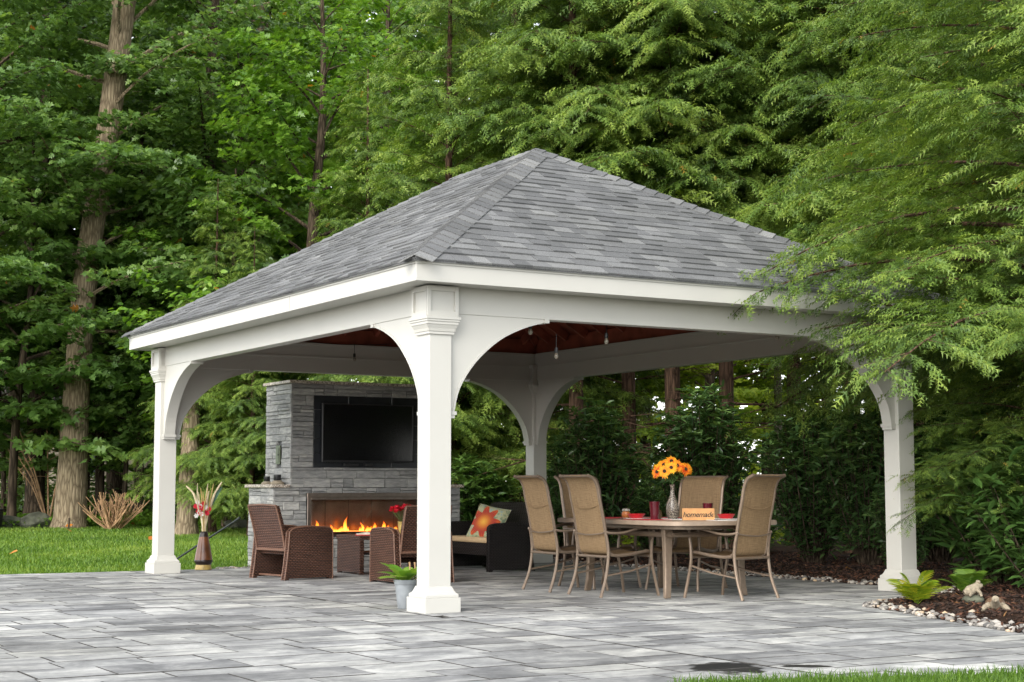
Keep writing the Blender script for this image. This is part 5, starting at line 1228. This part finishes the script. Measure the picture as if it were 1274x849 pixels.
mapA = broadleaf_proto('maple_tree', 37, [(0, 0, -.2), (.05, .05, 2.5), (-.1, .1, 6), (.1, 0, 9), (.0, 0, 12)], [.17, .15, .12, .08, .03], 42, 1.8, 11.5, 1.6, 3.3, 'maple', 'bark', leaf=.15, node=.13, per=4, sec_step=.30)
place(mapA, 395, 33.5, .5, 1.0, 'bright green maple rising over the pavilion roof beside the hemlocks', first=True)
place(mapA, 300, 36, 2.4, .95, 'bright green maple between the fireplace and the dark oaks', group=GL)
place(mapA, 480, 39, 4.2, 1.15, 'bright green maple behind the roof, partly hidden by hemlock', group=GL)
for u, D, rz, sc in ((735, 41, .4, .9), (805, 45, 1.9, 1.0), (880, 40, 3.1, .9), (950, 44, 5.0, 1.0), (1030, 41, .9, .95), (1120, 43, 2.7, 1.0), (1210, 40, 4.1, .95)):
    o = place(mapA, u, D, rz, sc, 'maple painted in sunlit leaf colour, seen between the hemlock trunks beyond the laurel hedge', group='maples beyond the hedge')
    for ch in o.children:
        if ch.name.startswith('crown'): ch.material_slots[0].link = 'OBJECT'; ch.material_slots[0].material = M['far_leaf_sunlit']  # same maple crowns, sunlight put in by the paler leaf colour
und = broadleaf_proto('young_oak', 51, [(0, 0, -.1), (.05, .0, 1.5), (.15, .1, 3.2), (.1, .1, 5.2)], [.06, .05, .04, .015], 28, .9, 5.0, 1.0, 2.1, 'oak', 'bark', leaf=.13, node=.12, per=4, sec_step=.26)
labu = 'young oak with low leafy branches under the tall trees'
for k, (u, D, rz, sc) in enumerate(((158, 36.5, .3, 1.05), (10, 39.5, 1.9, 1.1), (-45, 36, 3.3, 1.1), (205, 39, 4.6, 1.1), (112, 41, 5.5, 1.2), (345, 40, 2.6, 1.1), (60, 44, .9, 1.3), (232, 35.5, 2.0, 1.55), (285, 34.3, 4.0, 1.5), (20, 34.8, 5.2, 1.7), (175, 36.2, .8, 1.9), (130, 38.5, 3.0, 2.0))):
    place(und, u, D, rz, sc, labu, 'tree', 'young trees under the canopy', first=(k == 0))

# hemlocks
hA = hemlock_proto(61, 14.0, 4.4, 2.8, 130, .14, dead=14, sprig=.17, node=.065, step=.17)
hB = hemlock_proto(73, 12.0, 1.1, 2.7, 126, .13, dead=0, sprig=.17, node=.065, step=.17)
HL = ['bare-trunked hemlock beside the back corner post', 'bare-trunked hemlock between the two far laurels, behind the candle jar', 'bare-trunked hemlock just left of the sunflowers, behind the tallest laurel', 'bare-trunked hemlock behind the tallest laurel, on the sign side', 'bare-trunked hemlock behind the laurel next to the table-end chair', 'bare-trunked hemlock behind the laurel at the right front post', 'hemlock farther back between the right front post and the rhododendron', 'hemlock rising above the rhododendron by the stone frog', 'hemlock behind the end of the bed past the stone frog', 'hemlock set back behind the corner-post hemlock']
GH = 'hemlocks behind the pavilion'; lab_h = 'tall hemlock with feathery sprays and bare lower trunk behind the laurel hedge'
for k, (u, D, rz, sc) in enumerate(((716, 26.0, .2, 1.0), (783, 27.5, 1.3, 1.0), (838, 25.6, 2.5, 1.02), (902, 26.0, 3.9, 1.0), (985, 27.5, 4.4, 1.0), (1060, 24.8, .8, 1.0), (1140, 27, 5.0, 1.05), (1200, 23.0, 1.8, 1.0), (1290, 26, 3.0, 1.1), (745, 30, 3.6, 1.0))):
    place(hA, u, D, rz, sc, HL[k], 'tree', GH, first=(k == 0))
place(hB, 560, 27.0, .6, .95, 'dense bright hemlock behind the fireplace, its sprays above the left roof slope', group=GH, first=True)
place(hB, 640, 29.0, 2.9, 1.05, 'dense bright hemlock behind the back corner post', group=GH)
place(hB, 455, 31.5, 4.3, .78, 'low hemlock behind the fireplace wall top', group=GH)
place(hB, 268, 32.0, 1.9, .60, 'small low hemlock between the floor vase and the fireplace', group=GH)
place(hB, 315, 30.5, 5.1, .50, 'smallest hemlock close behind the stone ledge', group=GH)
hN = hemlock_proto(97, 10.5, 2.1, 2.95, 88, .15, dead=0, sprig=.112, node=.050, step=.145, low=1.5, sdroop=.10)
place(hN, 1318, 14.9, 2.2, 1.0, 'nearest hemlock, its long sprays overhanging the right corner of the pavilion roof', first=True)
place(hN, 1285, 15.7, 5.3, .46, 'low young hemlock under the nearest one, beside the rhododendron', group=GH)
place(hN, 1235, 19.5, 4.4, 1.05, 'second hemlock, close behind the nearest one beside the rhododendron', group=GH)
place(hN, 1400, 17.5, .9, 1.05, 'hemlock at the end of the bed beyond the stone turtle', group=GH)
# trunks seen through the gaps
def bare_trunk(name, u, D, r0, H, lean, mat, label, rz=0):
    x, y = pix(u, D); r = empty(name, (x, y, float(rise(x, y)) - .06), rz); tag(r, label, 'tree'); m_ = MB(); trunk_geo(m_, [(0, 0, -.1), (lean * .2, 0, H * .3), (lean * .6, .1, H * .6), (lean, .1, H)], [r0, r0 * .85, r0 * .7, r0 * .4], 12); m_.build('trunk', M[mat], r, smooth=True)
    V, F, t, lines = leafy_crown(int(u) + 7, limb_set(np.random.default_rng(int(u) + 3), 12, H * .62, H, 1.2, 2.4), leaf=.16, node=.26, per=3, tpl=OVAL); V = V + np.array([lean, .1, 0]); link('crown', mesh_np('leaf_crown', V, F, M['maple'], t), r); return r
bare_trunk('pale_birch', 965, 30, .085, 11, .2, 'bark_pale', 'slim pale-barked tree seen behind the hemlock trunks')
bare_trunk('mossy_tree', 236, 31.2, .22, 4.6, .2, 'bark_big', 'mossy trunk with low hemlock boughs behind the floor vase')
bare_trunk('grey_trunk_tree', 260, 40.5, .22, 9.8, .35, 'bark', 'broken-topped grey trunk among leaves above the left eave')

# broad-leaved evergreens
def shrub_proto(name, seed, H, Rm, ns, leafm, leaf=.13, density=1.0):
    rg = np.random.default_rng(seed); root = empty(name, (0, 0, 0)); m_ = MB(); P, T, ts = [], [], []
    for i in range(ns):
        az = i * 2.399; f = math.sqrt((i + .5) / ns); r1 = Rm * f * rg.uniform(.75, 1.05); h = H * (1 - .38 * f ** 2.2) * rg.uniform(.8, 1.06); tip = np.array([math.cos(az) * r1, math.sin(az) * r1, h]); b = tip * np.array([.16, .16, 0]); mid = np.array([tip[0] * .62, tip[1] * .62, h * .45])
        t = np.linspace(0, 1, 30)[:, None]; curve = (1 - t) ** 2 * b + 2 * (1 - t) * t * mid + t * t * tip; m_.tube([tuple(c) for c in curve[::6]] + [tuple(tip)], [.014, .012, .010, .008, .006, .003], 4)
        nl = int(58 * density * (h / H + .2)); s = rg.uniform(.10, 1, nl) ** .75; p = (1 - s[:, None]) ** 2 * b + 2 * (1 - s[:, None]) * s[:, None] * mid + s[:, None] ** 2 * tip
        p = p + rg.normal(0, .07, (nl, 3)); a = rg.uniform(0, 6.28, nl); T.append(np.stack([np.cos(a) + .4 * math.cos(az), np.sin(a) + .4 * math.sin(az), rg.normal(.25, .45, nl)], 1)); P.append(p); ts.append(np.clip(rg.normal(.45, .2, nl), 0, 1))
        k = 9; a = np.arange(k) * 6.28 / k + rg.random(); P.append(np.repeat(tip[None], k, 0)); T.append(np.stack([np.cos(a), np.sin(a), rg.normal(.35, .25, k)], 1)); ts.append(np.clip(rg.normal(.8, .15, k), 0, 1))
    P, T, ts = np.concatenate(P), np.concatenate(T), np.concatenate(ts); P[:, 2] = np.maximum(P[:, 2], .1)
    V, F, t = expand(P, T, np.array([0, 0, 1.0]) + rg.normal(0, .3, P.shape), rg.uniform(.75, 1.2, len(P)) * leaf, *LANCE, ts)
    m_.build('stem', M['bark'], root); link('foliage', mesh_np('shrub_foliage', V, F, M[leafm], t), root); return root
sA = shrub_proto('laurel_shrub', 5, 2.2, .78, 100, 'laurel', .145); sB = shrub_proto('laurel_shrub', 9, 2.25, .76, 96, 'laurel', .15); sC = shrub_proto('rhododendron_shrub', 15, 1.75, .95, 120, 'laurel_light', .20, .8)
def shrub(root, x, y, rz, sc, label, group=None, first=False):
    o = root if first else copy_tree(root); zz = float(rise(x, y)); o.location = (x, y, zz + .0 if not inside(BED, np.array([x]), np.array([y]))[0] else .03); o.rotation_euler = (0, 0, rz); o.scale = (sc, sc, sc); tag(o, label, 'shrub', group)
GL2 = 'laurels of the hedge beside the dining table'
def sp(u, D): return pix(u, D)
for k, (u, D, rz, sc, lab) in enumerate(((738, 22.9, 0, 1.0, 'dark laurel behind the two chairs on the long table side'), (873, 22.4, 1.1, 1.06, 'tallest dark laurel, directly behind the sunflowers'), (1008, 21.2, 2.3, 1.0, 'dark laurel behind the chair at the table end'), (1075, 20.6, 3.2, .98, 'dark laurel close behind the right front post'), (1165, 21.0, 4.1, 1.0, 'dark laurel to the right of the right front post'), (806, 24.4, 5.0, .50, 'lower laurel filling the hedge gap behind the tumblers'), (690, 24.6, 2.0, .60, 'lower laurel beside the back corner post'), (942, 24.0, 1.5, .45, 'lowest laurel in the bright gap of the hedge'))):
    x, y = sp(u, D); shrub((sA, sB)[k % 2], x, y, rz, sc, lab, GL2, first=(k < 2))
x, y = sp(1240, 16.6); shrub(sC, x, y, .4, 1.05, 'broad rhododendron with drooping light leaves above the stone frog', first=True)
x, y = sp(1300, 15.2); shrub(sC, x, y, 2.0, .9, 'rhododendron at the bed end beyond the stone turtle')
x, y = sp(588, 25.4); shrub(sC, x, y, 1.2, .82, 'rhododendron behind the black loveseat')
x, y = sp(1120, 18.6); shrub(sB, x, y, .7, .55, 'small laurel at the foot of the right front post')

# ferns: every frond its own part
def fern(u, v, n, L, mat, label, seed):
    rg = random.Random(seed); p = gpt(u, v); x, y = float(p[0]), float(p[1]); r = empty('fern', (x, y, bz(x, y) - .01)); tag(r, label, 'fern')
    for k in range(n):
        az = k * 2.399 + rg.uniform(-.3, .3); el = rg.uniform(.85, 1.4); l = L * rg.uniform(.75, 1.1); m_ = MB(); d = Vector((math.cos(az), math.sin(az), 0)); s = Vector((-d.y, d.x, 0))
        pt = lambda t: d * (l * t * math.cos(el)) + Vector((0, 0, 1)) * (l * (t * math.sin(el) - .46 * t * t)) + Vector((0, 0, .0)); N_ = 14; m_.cur = rg.random() * .6; m_.tube([pt(t) for t in (0, .25, .5, .75, 1)], [.003, .003, .002, .002, .001], 4)
        for i in range(2, N_):
            t = i / N_; w_ = l * .27 * math.sin(math.pi * (t * .86 + .14)) ** .8; tang = (pt(t + .02) - pt(t - .02)).normalized(); up = s.cross(tang) * -1
            for sd in (-1, 1): m_.cur = min(1, max(0, rg.gauss(.55, .25))); leaf_geo(m_, pt(t), s * sd + tang * .45, up, w_, l * .040, .15, .05, None, ((0, .6), (.25, 1), (.6, .8), (1, .05)))
        m_.build('frond', M[mat], r)
fern(1141, 757, 13, .54, 'fern', 'yellow-green fern at the pebble edge in front of the right post', 3)
fern(1203, 746, 12, .50, 'fern_green', 'green fern under the rhododendron beside the stone frog', 4)
# little things on the bed and lawn
def stem_bush(u, D, n, h, label):
    x, y = pix(u, D); r = empty('cut_back_bush', (x, y, float(rise(x, y)) - .04)); tag(r, label, 'shrub'); rg = random.Random(2)
    for k in range(n):
        az = rg.uniform(0, 6.28); sp_ = rg.uniform(.1, .75); hh = h * rg.uniform(.6, 1.1) * (1 - .25 * sp_); m_ = MB(); b = Vector((rg.uniform(-.12, .12), rg.uniform(-.12, .12), 0)); t_ = Vector((math.cos(az) * sp_, math.sin(az) * sp_, hh)); m_.tube([b, b + t_ * .5 + Vector((0, 0, -.03)), b + t_], [.018, .013, .010], 5)
        for q in range(2): a = b + t_ * rg.uniform(.5, .9); m_.tube([a, a + Vector((rg.uniform(-.12, .12), rg.uniform(-.12, .12), .16))], [.009, .006], 4)
        m_.build('stem', M['twig'], r)
stem_bush(146, 33.6, 60, .78, 'cut-back bush of bare tan stems at the lawn edge')
def boulder(u, D, s, seed, label):
    x, y = pix(u, D); bm = bmesh.new(); bmesh.ops.create_icosphere(bm, subdivisions=3, radius=1); rg = np.random.default_rng(seed); dirs = unit(rg.normal(0, 1, (9, 3)))
    for v in bm.verts:
        c = np.array(v.co); f = 1.0
        for d in dirs: f = min(f, .72 / max(.05, float(c @ d)) if c @ d > .72 else 1)
        c = c * f + rg.normal(0, .012, 3); v.co = (c[0] * s[0], c[1] * s[1], c[2] * s[2])
    me = bpy.data.meshes.new('boulder'); bm.to_mesh(me); bm.free(); me.materials.append(M['rock']); o = link('boulder', me); o.location = (x, y, float(rise(x, y)) + s[2] * .45); tag(o, label, 'boulder', 'boulders along the lawn edge')
boulder(21, 34.6, (.42, .32, .17), 1, 'flat mossy boulder beside the black tub'); boulder(50, 34.4, (.34, .26, .24), 2, 'pointed mossy boulder in front of the slim leaning oak'); boulder(298, 33.8, (.30, .22, .14), 3, 'small pale boulder at the lawn edge near the floor vase')
x, y = pix(-6, 34.0); tbx = empty('planter_tub', (x, y, float(rise(x, y)) - .04)); tag(tbx, 'black planter tub at the lawn edge', 'planter')
m_ = MB(); n = 24; m_.loft([[(r_ * math.cos(2 * math.pi * j / n), r_ * math.sin(2 * math.pi * j / n), z) for j in range(n)] for r_, z in ((.24, 0), (.27, .38), (.29, .385), (.29, .43), (.26, .43), (.25, .40))]); m_.build('tub', M['black'], tbx, smooth=True)
m_ = MB(); m_.lathe([(.249, .39), (.1, .4), (.01, .4)], 20); m_.build('soil', M['soil'], tbx)
x, y = pix(91, 33.4); m_ = MB(); m_.tube([(0, 0, -.1), (.01, 0, .12), (.015, 0, .22)], [.02, .02, .022], 8); o = m_.build('garden_stake', M['bark'], None); o.location = (x, y, float(rise(x, y))); tag(o, 'short brown stake in the lawn before the big oak', 'stake')
p0 = Vector((1.30, 9.6, 0)); m_ = MB(); m_.tube([(0, 0, 0), (.30, -.45, .30), (.62, -.95, .62), (.66, -1.0, .66)], [.014, .014, .014, .02], 8); o = m_.build('support_rod', M['steel_grey'], None); o.location = (.86, 9.5, -.02); tag(o, 'dark slanting rod leaning behind the stone ledge', 'rod')
def arching_shrub(u, D, label):
    x, y = pix(u, D); r = empty('bare_shrub', (x, y, float(rise(x, y)) - .05)); tag(r, label, 'shrub'); rg = random.Random(8)
    for k in range(7):
        a = rg.uniform(0, 6.28); L = rg.uniform(1.6, 2.7); m_ = MB(); e = Vector((math.cos(a) * .9, math.sin(a) * .9, L)); c = [Vector((0, 0, 0)), e * .4 + Vector((0, 0, .2)), e * .75, e]; m_.tube([tuple(q) for q in crom([tuple(q) for q in c], 3)], [.022] * 3 + [.016] * 3 + [.009] * 3 + [.004], 5)
        for q in range(8): b = e * rg.uniform(.4, .98); f = Vector((rg.uniform(-.4, .4), rg.uniform(-.4, .4), rg.uniform(-.05, .45))); m_.tube([b, b + f * .6, b + f], [.008, .006, .003], 4)
        m_.build('stem', M['twig'], r)
arching_shrub(66, 35.4, 'bare twiggy shrub beside the big oak trunk')
for k, (u, v) in enumerate(((81, 663), (88, 667), (168, 661), (12, 686), (185, 674))):
    p = gpt(u, v, .1); z = float(rise(p[0], p[1])); m_ = MB(); leaf_geo(m_, (0, 0, .0), (1, .2, .1), (0, 0, 1), .17, .12, -.1); o = m_.build('fallen_leaf', M['orange_leaf'], None); o.location = (float(p[0]), float(p[1]), z + .03); o.rotation_euler = (R(25), 0, k * 1.7); tag(o, 'orange fallen leaf lying on the lawn', 'leaf', 'fallen leaves on the lawn')
x, y = pix(168, 34.6)
# ground cover along the forest edge and bushy undergrowth
def undergrowth(name, n, ua, ub, Da, Db, h, leaf, mat, label, seed, tpl=OVAL):
    rg = np.random.default_rng(seed); u = rg.uniform(ua, ub, n); D = rg.uniform(Da, Db, n); x = CAM[0] + D * VD[0] + D * (u - 637) / FPX * VR[0]; y = CAM[1] + D * VD[1] + D * (u - 637) / FPX * VR[1]
    hh = h * np.clip(.45 + .55 * wob(x * 1.1 + seed, y * 1.3), .05, 1) ; k = y > BACK + 1.2; x, y, hh = x[k], y[k], hh[k]; n = len(x); z = rise(x, y) + hh * rg.random(n) ** .7; a = rg.uniform(0, 6.28, n)
    V, F, t = expand(np.stack([x, y, z], 1), np.stack([np.cos(a), np.sin(a), rg.normal(.1, .4, n)], 1), np.array([0, 0, 1.0]) + rg.normal(0, .45, (n, 3)), leaf * rg.uniform(.6, 1.3, n), *tpl, np.clip(rg.normal(.5, .22, n), 0, 1)); tag(link(name, mesh_np(name, V, F, M[mat], t)), label, 'undergrowth', kind='stuff')
undergrowth('ground_cover', 16000, -150, 420, 34.2, 37.5, .32, .10, 'maple', 'low green ground cover along the far edge of the lawn', 21)
undergrowth('forest_brush', 22000, -250, 700, 38.5, 54, 1.5, .17, 'oak', 'dim brush filling the forest floor behind the lawn', 22)
undergrowth('hedge_ground_cover', 9000, 660, 1500, 25, 34, .5, .13, 'far_leaf_sunlit', 'low bright ground cover beyond the hedge', 23)
# far wood closing the view
rg = np.random.default_rng(31); n = 62000
u = rg.uniform(-500, 1800, n); D = rg.uniform(56, 74, n); x = CAM[0] + D * VD[0] + D * (u - 637) / FPX * VR[0]; y = CAM[1] + D * VD[1] + D * (u - 637) / FPX * VR[1]
z = rise(x, y) + rg.random(n) * 23; keep = wob(x * .9, z * .8 + y * .7) > -.8; x, y, z = x[keep], y[keep], z[keep]; n = len(x); a = rg.uniform(0, 6.28, n)
V, F, t = expand(np.stack([x, y, z], 1), np.stack([np.cos(a), np.sin(a), rg.normal(-.2, .4, n)], 1), np.array([0, 0, 1.0]) + rg.normal(0, .5, (n, 3)), rg.uniform(.45, .9, n), *OVAL, np.clip(rg.normal(.45, .25, n), 0, 1))
tag(link('woodland', mesh_np('woodland', V, F, M['far_leaf_sunlit'], t)), 'far wood painted in sunlit leaf green, closing the view', 'woodland', kind='stuff')  # sunlit look of the far wood is painted, not lit
# a house beyond the trees on the left, another glimpsed past the hedge
def house(u, D, wd, h, rz, label):
    x, y = pix(u, D); r = empty('house', (x, y, float(rise(x, y)) - .1), rz); tag(r, label, 'house'); d = 6.0
    m_ = MB(); m_.box(-wd / 2, wd / 2, 0, d, 0, h); wl = m_.build('wall', M['siding'], r)
    for k in range(int(h / .2)):
        m_ = MB(); z = k * .2; m_.add([(-wd / 2 - .002, -.03, z), (wd / 2 + .002, -.03, z), (wd / 2 + .002, -.008, z + .2), (-wd / 2 - .002, -.008, z + .2), (-wd / 2 - .002, -.001, z), (wd / 2 + .002, -.001, z)], [(0, 1, 2, 3), (4, 5, 1, 0)]); m_.build('siding_board', M['siding'], wl)
    m_ = MB(); m_.prism([(-.5, h), (d + .5, h), (d / 2, h + 2.2)], 'x', -wd / 2 - .4, wd / 2 + .4); m_.build('roof', M['roof_far'], r)
    for xx in (-wd / 4, wd / 4):
        m_ = MB(); m_.box(xx - .55, xx + .55, -.07, -.031, 1.0, 2.4); wn = m_.build('window', M['white'], r)
        for q in (-1, 1): m_ = MB(); m_.box(xx + q * .25 - .22, xx + q * .25 + .22, -.078, -.071, 1.08, 2.32); m_.build('pane', M['far_window'], wn)
house(12, 50, 9, 3.0, R(-22), 'tan sided house dimly seen between the left trunks')
print('tris', sum(len(m.polygons) for m in bpy.data.meshes))
